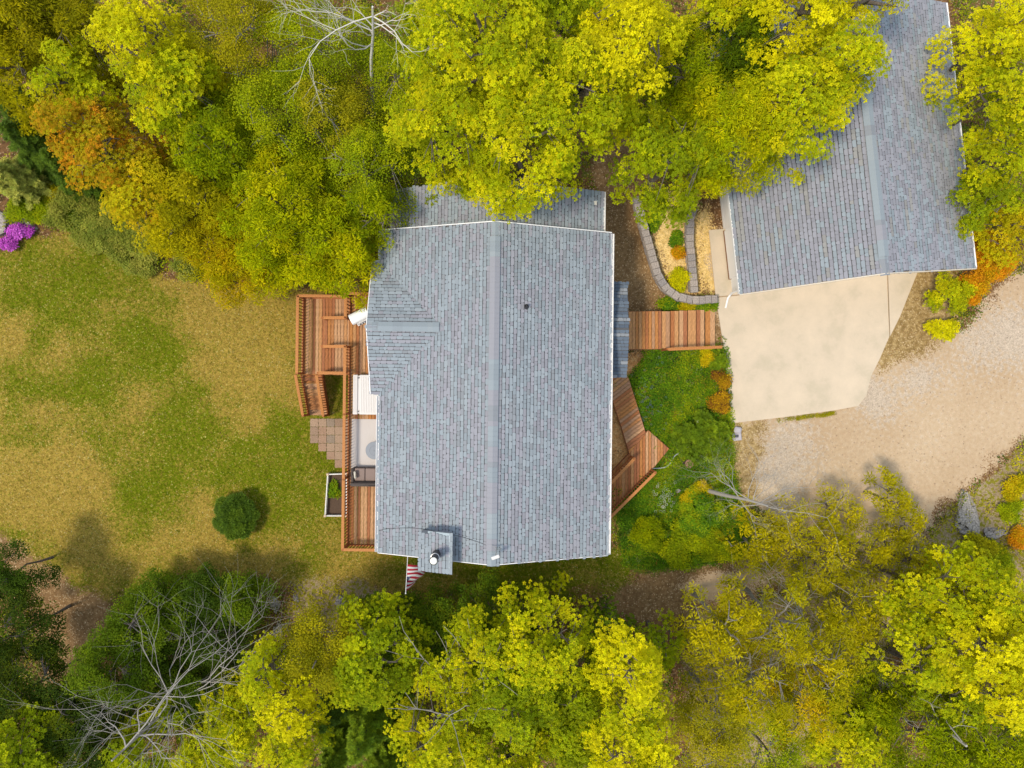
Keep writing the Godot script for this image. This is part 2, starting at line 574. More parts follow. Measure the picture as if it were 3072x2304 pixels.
func cap_mesh(tone: int, half: float, slope: float) -> ArrayMesh:
	var st := new_st()
	st.set_color(TONES[tone])
	var ln := 0.26
	for s in [-1.0, 1.0]:
		var a := Vector3(0, 0.012, 0)
		var b := Vector3(0, 0.002, ln)
		var c := Vector3(s * half, 0.012 - half * slope, 0)
		var d := Vector3(s * half, 0.002 - half * slope, ln)
		var q := [a, b, d, c] if s < 0.0 else [a, c, d, b]
		quad(st, q[3], q[2], q[1], q[0])
		var dn := Vector3(0, -0.02, 0)
		quad(st, c, c + dn, d + dn, d)
		quad(st, a, a + dn, c + dn, c)
	return st.commit()

# a ridge vent with cap shingles, from a to b
func ridge(parent: Node, a: Vector3, b: Vector3, half: float, slope: float, raise: float) -> void:
	var d := b - a
	var z := d.normalized()
	var x := Vector3.UP.cross(z)
	var bs := Basis(x, Vector3.UP, z)
	var st := new_st()
	var ln := d.length()
	for s in [-1.0, 1.0]:
		for q in [[0.0, half - 0.015]]:
			var p0 := Vector3(0, raise - 0.004, 0)
			var p1 := Vector3(s * q[1], raise - 0.004 - q[1] * slope, 0)
			var e := Vector3(0, 0, ln)
			quad(st, p0, p0 + e, p1 + e, p1) if s > 0.0 else quad(st, p0, p1, p1 + e, p0 + e)
			var dn := Vector3(0, -raise - 0.02, 0)
			quad(st, p1, p1 + e, p1 + e + dn, p1 + dn)
			quad(st, p0, p1, p1 + dn, p0 + dn)
			quad(st, p0 + e, p1 + e, p1 + e + dn, p0 + e + dn)
	var v := part("ridge_vent", st, mat("vent_dark", Color(0.05, 0.055, 0.06), 0.8), parent, Transform3D(bs, a))
	var s := 0.0
	var tone := 0
	while s < ln - 0.1:
		if rng.randf() < 0.4: tone = [0, 1, 5, 2, 0, 4][rng.randi() % 6]
		put("cap_shingle", cap_mesh(tone, half, slope), roof_mat, v, Transform3D(Basis.IDENTITY, Vector3(0, raise, s)))
		s += 0.2

func st_box(st: SurfaceTool, at: Vector3, s: Vector3, b := Basis.IDENTITY) -> void:
	st.append_from(box_mesh(s), 0, Transform3D(b, at))

func gutter(parent: Node, a: Vector3, b: Vector3, w: float, m: Material) -> void:
	var d := b - a
	var z := d.normalized()
	var x := Vector3.UP.cross(z).normalized()
	var st := new_st()
	var ln := d.length()
	st_box(st, Vector3(0, -0.05, ln / 2), Vector3(w, 0.008, ln))
	for s in [-1.0, 1.0]:
		st_box(st, Vector3(s * (w / 2 - 0.008), 0, ln / 2), Vector3(0.016, 0.1, ln - 0.01))
	for e in [0.004, ln - 0.004]:
		st_box(st, Vector3(0, 0, e), Vector3(w - 0.034, 0.09, 0.006))
	part("gutter", st, m, parent, Transform3D(Basis(x, z.cross(x), z), a))

const TURN := -0.0118

func house_roof_y(x: float) -> float:
	return 4.5 + (4.77 - absf(x + 0.72)) * 1.8 / 4.77

func roof_px(u: float, v: float, up := 0.0) -> Vector3:
	var y := 5.4
	var p := Vector3.ZERO
	for i in 6:
		p = px(u, v, y)
		y = house_roof_y(p.x - p.z * TURN * 1.0) + up
	return Vector3(p.x, y, p.z).rotated(Vector3.UP, -TURN)

func build_house() -> void:
	rng.seed = 1001
	var h := thing("house", "grey shingled gable roofed house with cross gable and ridge vent", "house", Vector3.ZERO, TURN)
	var xf := h.transform
	var white := mat("white_trim", Color(0.78, 0.77, 0.76), 0.5)
	var under := mat("sheathing", Color(0.45, 0.36, 0.25), 0.9)
	var wall := mat("siding", Color(0.62, 0.58, 0.50), 0.8)
	var recs := []
	var p := atan2(1.8, 4.77)
	var c := cos(p)
	var s := sin(p)
	var L := 4.77 / c
	# walls stand inside the eaves
	for w in [[Vector3(-4.95, 2.2, 0.35), Vector3(0.16, 4.4, 12.4)], [Vector3(3.55, 2.2, 0.35), Vector3(0.16, 4.4, 12.4)], [Vector3(-0.7, 2.2, 6.5), Vector3(8.3, 4.4, 0.16)], [Vector3(-0.7, 2.2, -7.6), Vector3(8.3, 4.3, 0.16)], [Vector3(-4.9, 2.0, -6.75), Vector3(0.16, 3.9, 1.6)], [Vector3(3.4, 2.0, -6.75), Vector3(0.16, 3.9, 1.6)]]:
		box("wall", w[0], w[1], wall, h)
	for z in [6.52, -5.9]:
		var g := new_st()
		tri(g, Vector3(-5.0, 4.35, z), Vector3(-0.72, 6.05, z), Vector3(3.6, 4.35, z))
		tri(g, Vector3(-5.0, 4.35, z - 0.1), Vector3(3.6, 4.35, z - 0.1), Vector3(-0.72, 6.05, z - 0.1))
		part("gable_wall", g, wall, h)
	box("floor", Vector3(-0.7, 1.5, 0.35), Vector3(8.2, 0.2, 12.0), wall, h)
	# main slopes
	var up_l := Vector3(c, s, 0)
	var n_l := Vector3(-s, c, 0)
	var up_r := Vector3(-c, s, 0)
	var n_r := Vector3(s, c, 0)
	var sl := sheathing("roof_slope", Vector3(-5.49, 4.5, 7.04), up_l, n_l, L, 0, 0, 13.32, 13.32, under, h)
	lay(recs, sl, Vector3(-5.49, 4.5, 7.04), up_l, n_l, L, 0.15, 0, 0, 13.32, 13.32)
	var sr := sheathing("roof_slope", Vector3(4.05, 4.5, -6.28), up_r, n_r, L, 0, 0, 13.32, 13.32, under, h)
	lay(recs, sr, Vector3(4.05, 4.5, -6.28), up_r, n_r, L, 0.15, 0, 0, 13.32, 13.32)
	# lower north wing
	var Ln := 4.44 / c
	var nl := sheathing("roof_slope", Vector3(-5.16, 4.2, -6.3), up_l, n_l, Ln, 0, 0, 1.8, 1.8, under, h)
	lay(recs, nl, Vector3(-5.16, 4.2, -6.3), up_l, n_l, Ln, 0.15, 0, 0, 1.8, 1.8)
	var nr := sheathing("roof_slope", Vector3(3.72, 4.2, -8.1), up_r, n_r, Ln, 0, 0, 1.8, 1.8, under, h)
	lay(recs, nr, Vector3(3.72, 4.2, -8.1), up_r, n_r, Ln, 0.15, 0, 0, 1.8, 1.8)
	# cross gable
	var ug := Vector3(0, s, c)
	var ng := Vector3(0, c, -s)
	var Lg := 2.703 / c
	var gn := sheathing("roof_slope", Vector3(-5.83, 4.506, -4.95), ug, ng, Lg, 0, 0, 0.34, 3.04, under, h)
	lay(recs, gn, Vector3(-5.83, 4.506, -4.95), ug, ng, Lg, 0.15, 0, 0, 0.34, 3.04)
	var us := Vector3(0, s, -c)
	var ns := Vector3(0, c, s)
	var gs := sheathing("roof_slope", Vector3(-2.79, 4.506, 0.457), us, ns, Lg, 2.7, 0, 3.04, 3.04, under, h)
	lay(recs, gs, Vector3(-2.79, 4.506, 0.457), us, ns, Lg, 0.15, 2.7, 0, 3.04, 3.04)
	settle(recs, xf, h)
	ridge(h, Vector3(-0.72, 6.3, -5.75), Vector3(-0.72, 6.3, 6.45), 0.20, 0.377, 0.075)
	ridge(h, Vector3(-0.72, 6.3, -6.3), Vector3(-0.72, 6.3, -5.76), 0.18, 0.377, 0.02)
	ridge(h, Vector3(-0.72, 6.3, 6.46), Vector3(-0.72, 6.3, 7.06), 0.18, 0.377, 0.02)
	ridge(h, Vector3(-0.72, 5.875, -8.1), Vector3(-0.72, 5.875, -6.32), 0.19, 0.377, 0.07)
	ridge(h, Vector3(-5.84, 5.526, -2.247), Vector3(-5.42, 5.526, -2.247), 0.18, 0.377, 0.02)
	ridge(h, Vector3(-5.40, 5.526, -2.247), Vector3(-3.05, 5.526, -2.247), 0.19, 0.377, 0.075)
	ridge(h, Vector3(-3.04, 5.526, -2.247), Vector3(-2.66, 5.526, -2.247), 0.18, 0.377, 0.02)
	# trims and gutters
	gutter(h, Vector3(-5.55, 4.47, 0.55), Vector3(-5.55, 4.47, 7.03), 0.12, white)
	gutter(h, Vector3(4.11, 4.47, -6.28), Vector3(4.11, 4.47, 7.02), 0.12, white)
	gutter(h, Vector3(3.78, 4.17, -8.1), Vector3(3.78, 4.17, -6.36), 0.11, white)
	gutter(h, Vector3(-5.80, 4.46, -5.02), Vector3(-5.45, 4.46, -5.02), 0.10, white)
	gutter(h, Vector3(-5.55, 4.46, -6.28), Vector3(-5.55, 4.46, -5.1), 0.11, white)
	for e in [[-5.47, 4.48, -0.72, 6.28], [4.03, 4.48, -0.72, 6.28]]:
		bar("rake_trim", Vector3(e[0], e[1], -6.325), Vector3(e[2], e[3], -6.325), 0.03, 0.2, white, h)
		bar("rake_trim", Vector3(e[0], e[1] - 0.06, 7.075), Vector3(e[2], e[3] - 0.06, 7.075), 0.03, 0.16, white, h)
	for e in [-4.95, 0.457]:
		bar("rake_trim", Vector3(-5.868, 4.45, e), Vector3(-5.868, 5.46, -2.247), 0.03, 0.16, white, h)
	# gable wall below the cross gable, with a window pair over the deck
	box("wall", Vector3(-5.2, 2.9, -2.25), Vector3(0.3, 2.9, 4.6), wall, h)
	var win := box("window", Vector3(-5.36, 2.95, -2.25), Vector3(0.05, 1.5, 1.9), white, h)
	for zz in [-0.45, 0.45]:
		box("pane", Vector3(-0.03, 0, zz), Vector3(0.02, 1.3, 0.8), mat("glass", Color(0.04, 0.05, 0.06), 0.08, 0.0, 0.6), win)
	# porch roof over the east door: a small gable
	var pr := []
	var pc := cos(0.25)
	var ps := sin(0.25)
	var o1 := Vector3(3.65, 3.55, -4.4)
	var LP := 2.02 / pc
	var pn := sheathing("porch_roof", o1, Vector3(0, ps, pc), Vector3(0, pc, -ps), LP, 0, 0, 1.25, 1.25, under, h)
	lay(pr, pn, o1, Vector3(0, ps, pc), Vector3(0, pc, -ps), LP, 0.15, 0, 0, 1.25, 1.25, [7, 7, 8, 7, 4])  # darker tones put the shade of the main roof into the porch shingles
	var o2 := Vector3(4.9, 3.55, -0.36)
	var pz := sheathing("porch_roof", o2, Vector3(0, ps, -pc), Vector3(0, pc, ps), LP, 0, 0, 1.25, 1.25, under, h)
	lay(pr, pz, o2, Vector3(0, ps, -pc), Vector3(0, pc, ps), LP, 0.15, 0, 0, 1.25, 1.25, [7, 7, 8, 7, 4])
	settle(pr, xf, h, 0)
	for z in [-4.2, -0.55]:
		box("porch_post", Vector3(4.75, 2.5, z), Vector3(0.12, 2.0, 0.12), white, h)
	# chimney chase with a sloped shingled top
	var X0 := -3.53
	var X1 := -2.33
	var Z0 := 5.93
	var Z1 := 7.33
	var y0 := 6.02
	var y1 := y0 + (X1 - X0) * 0.377
	var ch := new_st()
	var q := [Vector3(X0, y0, Z0), Vector3(X1, y1, Z0), Vector3(X1, y1, Z1), Vector3(X0, y0, Z1)]
	quad(ch, q[0], q[1], q[2], q[3])
	for i in 4:
		var j := (i + 1) % 4
		var g0 := Vector3(q[i].x, 0.2, q[i].z)
		var g1 := Vector3(q[j].x, 0.2, q[j].z)
		var inset := Vector3(0.05, 0, 0)
		quad(ch, q[i], g0, g1, q[j])
	var chim := part("chimney", ch, mat("chase", Color(0.30, 0.31, 0.33), 0.8), h)
	var cr := []
	lay(cr, chim, Vector3(X0 - 0.04, y0 + 0.02, Z1 + 0.04), up_l, n_l, 1.3 / c, 0.15, 0, 0, Z1 - Z0 + 0.08, Z1 - Z0 + 0.08)
	for r in cr: put("shingle", r[1], roof_mat, chim, r[0])
	var fl := mat("flashing", Color(0.30, 0.36, 0.40), 0.5, 0.3)
	bar("flashing", Vector3(X0 + 0.3, y0 + 0.08, Z0 - 0.06), Vector3(X1, y1 + 0.02, Z0 - 0.06), 0.12, 0.02, fl, chim)
	bar("flashing", Vector3(X1 + 0.012, y1 + 0.03, Z0 - 0.05), Vector3(X1 + 0.012, y1 + 0.03, Z1 + 0.05), 0.09, 0.015, mat("drip", Color(0.36, 0.42, 0.46), 0.5, 0.2), chim)
	var pipe := new_st()
	lathe(pipe, [Vector2(0.17, 0.0), Vector2(0.17, 0.62), Vector2(0.14, 0.64), Vector2(0.14, 1.0), Vector2(0.165, 1.02), Vector2(0.165, 1.14), Vector2(0.15, 1.16), Vector2(0.135, 1.15)])
	var fp := part("flue_pipe", pipe, mat("black_pipe", Color(0.035, 0.035, 0.04), 0.45, 0.2), chim, Transform3D(Basis.IDENTITY, Vector3(-2.86, 6.24, 6.66)))
	var capst := new_st()
	lathe(capst, [Vector2(0.138, 1.12), Vector2(0.138, 1.15), Vector2(0.10, 1.185), Vector2(0.0, 1.20)])
	part("rain_cap", capst, mat("galv", Color(0.78, 0.78, 0.72), 0.45, 0.3), fp)
	var ring := new_st()
	lathe(ring, [Vector2(0.172, 0.60), Vector2(0.178, 0.62), Vector2(0.172, 0.65), Vector2(0.15, 0.655)])
	part("collar", ring, mat("steel", Color(0.5, 0.5, 0.5), 0.35, 0.8), fp)
	# plumbing vent
	var vs := new_st()
	lathe(vs, [Vector2(0.13, 0.0), Vector2(0.09, 0.03), Vector2(0.06, 0.05), Vector2(0.055, 0.3), Vector2(0.04, 0.3), Vector2(0.04, 0.22), Vector2(0.0, 0.22)], 16)
	part("vent_pipe", vs, mat("black_pipe", Color.BLACK), h, Transform3D(Basis.IDENTITY, roof_px(1577, 920, 0.0)))
	# cable over the roof
	var pts := []
	var rad := []
	var ctrl := [[1136, 1592], [1160, 1586], [1200, 1584], [1240, 1584], [1290, 1590], [1340, 1600], [1390, 1612], [1440, 1628], [1484, 1646]]
	for k in ctrl:
		pts.append(roof_px(k[0], k[1], 0.05))
		rad.append(0.008)
	var cs := new_st()
	tube(cs, pts, rad, 5)
	part("roof_cable", cs, mat("cable", Color(0.05, 0.05, 0.05), 0.6), h)

func build_dish() -> void:
	var b := roof_px(1490, 1640, 0.06).rotated(Vector3.UP, TURN)
	var t := thing("antenna", "small white flat antenna on a mast at the roof ridge", "antenna", b)
	var m := mat("steel", Color(0.5, 0.5, 0.5), 0.35, 0.8)
	var st := new_st()
	tube(st, [Vector3(0, -0.1, 0), Vector3(0.0, 0.35, 0.04), Vector3(-0.02, 0.55, 0.22)], [0.02, 0.02, 0.018], 8)
	part("mast", st, m, t)
	var st2 := new_st()
	tube(st2, [Vector3(-0.25, 0.05, -0.12), Vector3(-0.01, 0.28, 0.03)], [0.012, 0.012], 6)
	tube(st2, [Vector3(0.2, 0.02, 0.08), Vector3(0.0, 0.28, 0.04)], [0.012, 0.012], 6)
	part("brace", st2, m, t)
	part("panel", soft_box(Vector3(0.32, 0.06, 0.15), 0.02), mat("white_plastic", Color(0.64, 0.62, 0.61), 0.4), t, Transform3D(Basis.from_euler(Vector3(0.5, 0.35, 0.0)), Vector3(-0.03, 0.6, 0.27)))

func build_garage() -> void:
	rng.seed = 2002
	var at := Vector3(9.87, 0.6, -3.90)
	var g := thing("garage", "detached garage with grey shingled gable roof and white walls", "garage", at, 0.1107)
	var white := mat("white_trim", Color.WHITE)
	var wm := mat("garage_wall", Color(0.74, 0.73, 0.71), 0.7)
	var under := mat("sheathing", Color.WHITE)
	var p := atan2(2.3, 5.1)
	var c := cos(p)
	var s := sin(p)
	var L := 5.1 / c
	var W := 11.5
	var GT := [2, 2, 2, 3, 3, 0, 0, 1, 6, 2, 3]
	for w in [[Vector3(0.58, 1.33, -5.75), Vector3(0.16, 2.66, 10.7)], [Vector3(9.62, 1.33, -5.75), Vector3(0.16, 2.66, 10.7)], [Vector3(5.1, 1.33, -0.48), Vector3(9.2, 2.66, 0.16)], [Vector3(5.1, 1.33, -11.0), Vector3(9.2, 2.66, 0.16)]]:
		box("wall", w[0], w[1], wm, g)
	for z in [-0.45, -11.0]:
		var t := new_st()
		tri(t, Vector3(0.5, 2.66, z), Vector3(5.1, 4.7, z), Vector3(9.7, 2.66, z))
		part("gable_wall", t, wm, g)
	var recs := []
	var ul := Vector3(c, s, 0)
	var nl := Vector3(-s, c, 0)
	var ur := Vector3(-c, s, 0)
	var nr := Vector3(s, c, 0)
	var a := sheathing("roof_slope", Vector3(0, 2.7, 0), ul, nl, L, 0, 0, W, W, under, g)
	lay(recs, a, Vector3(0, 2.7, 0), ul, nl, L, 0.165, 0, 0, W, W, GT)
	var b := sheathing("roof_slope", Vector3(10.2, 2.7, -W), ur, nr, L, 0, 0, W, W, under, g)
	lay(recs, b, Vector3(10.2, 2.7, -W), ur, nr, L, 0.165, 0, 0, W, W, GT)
	settle(recs, g.transform, g)
	ridge(g, Vector3(5.1, 5.0, -W), Vector3(5.1, 5.0, -0.75), 0.21, 0.451, 0.075)
	ridge(g, Vector3(5.1, 5.0, -0.74), Vector3(5.1, 5.0, 0.02), 0.19, 0.451, 0.02)
	bar("fascia", Vector3(-0.03, 2.6, 0.0), Vector3(-0.03, 2.6, -W), 0.06, 0.18, white, g)
	bar("fascia", Vector3(10.24, 2.64, 0.0), Vector3(10.24, 2.64, -W), 0.06, 0.16, white, g)
	for x in [[-0.02, 2.64], [10.22, 2.64]]:
		bar("rake_trim", Vector3(x[0], x[1], 0.045), Vector3(5.1, 4.93, 0.045), 0.03, 0.18, mat("rake_cream", Color(0.62, 0.55, 0.45), 0.6), g)
	# west wall: window, dark sill board, lower trim
	var win := box("window", Vector3(0.48, 1.75, -4.2), Vector3(0.06, 1.0, 1.5), white, g)
	box("pane", Vector3(-0.03, 0, 0), Vector3(0.02, 0.84, 1.34), mat("pane_grey", Color(0.25, 0.27, 0.28), 0.1, 0.0, 0.6), win)
	box("sill_board", Vector3(0.44, 0.16, -2.1), Vector3(0.14, 0.05, 2.3), mat("sill_brown", Color(0.18, 0.08, 0.03), 0.8), g)
	part("wall_panel", soft_box(Vector3(0.12, 1.2, 2.26), 0.02), white, g, Transform3D(Basis.IDENTITY, Vector3(0.46, 0.78, -2.1)))
	var ds := new_st()
	tube(ds, [Vector3(0.02, 2.55, -0.2), Vector3(0.35, 2.2, -0.3), Vector3(0.4, 0.3, -0.3), Vector3(0.25, 0.12, -0.1), Vector3(0.1, 0.1, 0.35)], [0.05, 0.05, 0.05, 0.05, 0.05], 8)
	part("downspout", ds, white, g)
	box("foundation", Vector3(5.1, -0.1, -5.75), Vector3(9.34, 0.22, 10.7), mat("found", Color(0.4, 0.38, 0.35), 0.9), g)

# ---------- decks ----------
func wood(along_x := false) -> Material:
	var l: Array = wood_x if along_x else woods
	return l[rng.randi() % l.size()]

func make_woods() -> void:
	var t := noise_tex(256, 0.035, 0.62, 1.05, 77, 5)
	for c in [Color(0.58, 0.25, 0.085), Color(0.50, 0.185, 0.06), Color(0.66, 0.33, 0.13), Color(0.46, 0.175, 0.07), Color(0.60, 0.25, 0.07), Color(0.54, 0.29, 0.15), Color(0.68, 0.38, 0.19)]:
		woods.append(textured("wz%d" % woods.size(), c, t, Vector3(5.0, 5.0, 0.35), 0.75))
		wood_x.append(textured("wx%d" % wood_x.size(), c, t, Vector3(0.35, 5.0, 5.0), 0.75))

func railing(parent: Node, a: Vector3, b: Vector3, h: float, step := 0.135, posts := true, ends := [true, true]) -> void:
	var rail := textured("rail", Color(0.64, 0.26, 0.075), woods[0].albedo_texture, Vector3(3, 3, 3), 0.7)
	var rail2 := textured("baluster", Color(0.50, 0.17, 0.05), woods[0].albedo_texture, Vector3(3, 3, 3), 0.75)
	var up := Vector3.UP
	bar("top_rail", a + up * h, b + up * h, 0.125, 0.04, rail, parent)
	bar("bottom_rail", a + up * 0.1, b + up * 0.1, 0.045, 0.085, rail2, parent)
	bar("upper_rail", a + up * (h - 0.066), b + up * (h - 0.066), 0.04, 0.085, rail2, parent)
	var n := int(a.distance_to(b) / step)
	for i in range(1, n):
		var p := a.lerp(b, float(i) / n)
		var off := Vector3.UP.cross((b - a).normalized()) * 0.041
		box("baluster", p + off + up * (h * 0.5 - 0.01), Vector3(0.036, h - 0.07, 0.036), rail2, parent, Basis(Vector3.UP, rng.randf_range(-0.05, 0.05)))
	if posts:
		for e in 2:
			if ends[e]:
				var p: Vector3 = [a, b][e]
				box("post", p + up * (h * 0.5 - 0.1), Vector3(0.092, h + 0.24, 0.092), rail2, parent)

func build_west_deck() -> void:
	rng.seed = 303
	var d := thing("deck", "two level stained wood deck along the lawn side of house", "deck", Vector3.ZERO, TURN)
	# lower level
	var x := -9.66
	while x < -7.45:
		box("board", Vector3(x + 0.072, 1.285, -2.11), Vector3(0.129, 0.03, 3.5), wood(), d)
		x += 0.149
	# landing step
	x = -8.62
	while x < -7.45:
		box("board", Vector3(x + 0.072, 1.445, -2.24), Vector3(0.129, 0.03, 1.26), wood(), d)
		x += 0.149
	bar("riser", Vector3(-8.63, 1.36, -2.87), Vector3(-8.63, 1.36, -1.61), 0.03, 0.13, wood(), d)
	# upper level, boards in lengths
	x = -7.43
	var row := 0
	while x < -5.05:
		var joints := [-3.94, -0.6 + (row % 2) * 1.4, 3.4 + ((row + 1) % 2) * 1.3, 7.44]
		for k in 3:
			var za: float = joints[k]
			var zb: float = joints[k + 1]
			box("board", Vector3(x + 0.072, 1.585, (za + zb) / 2), Vector3(0.129, 0.03, zb - za - 0.006), wood(), d)
		x += 0.149
		row += 1
	# rims and carriers
	bar("rim_board", Vector3(-7.46, 1.46, -3.95), Vector3(-7.46, 1.46, 7.45), 0.04, 0.22, wood(), d)
	bar("rim_board", Vector3(-9.69, 1.15, -3.87), Vector3(-9.69, 1.15, -0.37), 0.04, 0.22, wood(), d)
	bar("rim_board", Vector3(-9.67, 1.15, -3.885), Vector3(-7.48, 1.15, -3.885), 0.04, 0.22, wood(true), d)
	bar("rim_board", Vector3(-9.67, 1.15, -0.34), Vector3(-7.48, 1.15, -0.34), 0.04, 0.22, wood(true), d)
	bar("rim_board", Vector3(-7.44, 1.46, -3.97), Vector3(-5.1, 1.46, -3.97), 0.04, 0.22, wood(true), d)
	bar("rim_board", Vector3(-7.44, 1.46, 7.46), Vector3(-4.6, 1.46, 7.46), 0.04, 0.22, wood(true), d)
	for z in [-3.8, -0.42]:
		for xx in [-9.6, -8.5, -7.5]:
			box("support", Vector3(xx, 0.5, z), Vector3(0.1, 1.1, 0.1), wood(), d)
	for z in [1.5, 4.3, 7.3]:
		box("support", Vector3(-7.4, 0.65, z), Vector3(0.1, 1.5, 0.1), wood(), d)
	# railings
	railing(d, Vector3(-9.62, 1.3, -3.82), Vector3(-9.62, 1.3, -0.37), 0.95)
	railing(d, Vector3(-9.62, 1.3, -3.83), Vector3(-7.46, 1.3, -3.83), 0.95, 0.135, false)
	railing(d, Vector3(-7.41, 1.6, -3.9), Vector3(-7.41, 1.6, -2.85), 0.95)
	railing(d, Vector3(-7.41, 1.6, -3.92), Vector3(-5.3, 1.6, -3.92), 0.95, 0.135, false)
	railing(d, Vector3(-7.41, 1.6, -1.58), Vector3(-7.41, 1.6, 1.42), 0.95)
	railing(d, Vector3(-7.41, 1.6, 1.44), Vector3(-7.41, 1.6, 4.30), 0.95, 0.135, true, [false, true])
	railing(d, Vector3(-7.41, 1.6, 4.32), Vector3(-7.41, 1.6, 7.43), 0.95, 0.135, true, [false, true])
	railing(d, Vector3(-7.41, 1.6, 7.42), Vector3(-4.75, 1.6, 7.42), 0.95, 0.135, false)
	railing(d, Vector3(-8.68, 1.3, -0.40), Vector3(-7.46, 1.3, -0.40), 0.95, 0.135, true, [true, false])
	# sloped handrails beside the landing
	var rail: Material = mats["rail"]
	var rb: Material = mats["baluster"]
	for z in [-2.86, -1.58]:
		box("post", Vector3(-8.52, 1.75, z), Vector3(0.092, 0.98, 0.092), rb, d)
		bar("handrail", Vector3(-8.50, 2.2, z), Vector3(-7.44, 2.5, z), 0.13, 0.045, rail, d)
		bar("handrail", Vector3(-8.50, 1.6, z), Vector3(-7.44, 1.78, z), 0.04, 0.09, rb, d)
	# stair to the lawn
	var st_n := 7
	for i in st_n:
		var y := 1.3 - (i + 1) * 0.18
		var z := -0.32 + i * 0.275
		for k in 2:
			box("tread", Vector3(-9.21, y, z + 0.068 + k * 0.138), Vector3(0.90, 0.035, 0.132), wood(true), d)
		box("riser", Vector3(-9.21, y + 0.085, z - 0.008), Vector3(0.88, 0.13, 0.02), wood(true), d)
	for xx in [-9.68, -8.74]:
		bar("stringer", Vector3(xx, 1.12, -0.32), Vector3(xx, 0.02, 1.55), 0.04, 0.26, wood(), d)
		railing(d, Vector3(xx, 1.3, -0.3), Vector3(xx, 0.12, 1.55), 0.95, 0.135, false)
		box("post", Vector3(xx, 0.53, 1.58), Vector3(0.092, 1.1, 0.092), rb, d)

func strips(parent: Node, poly: PackedVector2Array, dir: Vector2, pitch: float, y: float) -> void:
	var nrm := Vector2(-dir.y, dir.x)
	var lo := 1e9
	var hi := -1e9
	for p in poly:
		lo = minf(lo, p.dot(nrm))
		hi = maxf(hi, p.dot(nrm))
	var s := lo
	while s < hi:
		var a := nrm * (s + 0.009)
		var b := nrm * (s + pitch - 0.009)
		var strip := PackedVector2Array([a - dir * 30.0, a + dir * 30.0, b + dir * 30.0, b - dir * 30.0])
		for piece in Geometry2D.intersect_polygons(poly, strip):
			if piece.size() < 3: continue
			part("board", slab(piece, y, 0.03), wood(absf(dir.x) > 0.5), parent)
		s += pitch

func rim(parent: Node, poly: PackedVector2Array, y: float) -> void:
	for i in poly.size():
		var a := poly[i]
		var b := poly[(i + 1) % poly.size()]
		bar("rim_board", Vector3(a.x, y - 0.14, a.y), Vector3(b.x, y - 0.14, b.y), 0.04, 0.2, woods[3], parent)

func build_east_walks() -> void:
	rng.seed = 404
	var d := thing("porch_deck", "cedar porch landing with steps down to the concrete pad", "porch steps")
	var poly := slab_px([[1810, 936], [1984, 934], [1984.5, 1046], [1810, 1048]], 1.5)
	strips(d, poly, Vector2(0, 1), 0.149, 1.5)
	rim(d, poly, 1.495)
	var e := [1984.5, 2010.8, 2037.0, 2063.0, 2088.5, 2115.6, 2147.0]
	for i in 6:
		var y := 1.5 - 0.128 * (i + 1)
		var w := 0.375 if i < 5 else 0.45
		var a := px(e[i] + 0.5, 934.0 - i * 1.0, y)
		var b := px(e[i] + 0.5, 1045.0 - i * 1.4, y)
		for k in 2:
			box("tread", Vector3(a.x + w * (0.25 + 0.5 * k), y - 0.018, (a.z + b.z) / 2), Vector3(w / 2 - 0.006, 0.036, b.z - a.z), wood(), d)
		box("riser", Vector3(a.x + 0.02, y - 0.1, (a.z + b.z) / 2), Vector3(0.02, 0.12, b.z - a.z - 0.02), wood(), d)
	var rail: Material = mats["rail"]
	bar("handrail", px(2004, 1048, 2.05), px(2166, 1041, 1.55), 0.13, 0.045, rail, d)
	for q in [[2003, 1047, 1.95, 1.3], [2160, 1041, 1.5, 1.3]]:
		var p := px(q[0], q[1], q[2])
		box("post", Vector3(p.x, p.y - q[3] / 2, p.z), Vector3(0.092, q[3], 0.092), mats["baluster"], d)
	var w := thing("boardwalk", "angled cedar boardwalk with bend along the east wall of house", "boardwalk")
	var y1 := 0.95
	var p1 := slab_px([[1800, 1112], [1874, 1118], [1886, 1137], [1937, 1299], [1888, 1360], [1869, 1295], [1830, 1177], [1800, 1110]], y1)
	p1 = slab_px([[1800, 1112], [1874, 1118], [1886, 1137], [1937, 1299], [1888, 1360], [1869, 1295], [1830, 1177], [1800, 1130]], y1)
	strips(w, p1, Vector2(0.79, -0.61).normalized(), 0.149, y1)
	rim(w, p1, y1 - 0.005)
	var y2 := 0.86
	var p2 := slab_px([[1945, 1291], [2007, 1346], [1960, 1404], [1800, 1562], [1800, 1455], [1888, 1361.5]], y2)
	strips(w, p2, Vector2(0, 1), 0.137, y2)
	rim(w, p2, y2 - 0.005)
	var a := px(1893, 1370, y2)
	var b := px(1806, 1462, y2)
	railing(w, a, b, 0.9, 0.135, true, [true, false])
	a = px(1954, 1410, y2)
	b = px(1806, 1557, y2)
	railing(w, b, a, 0.95, 0.135, true, [false, true])

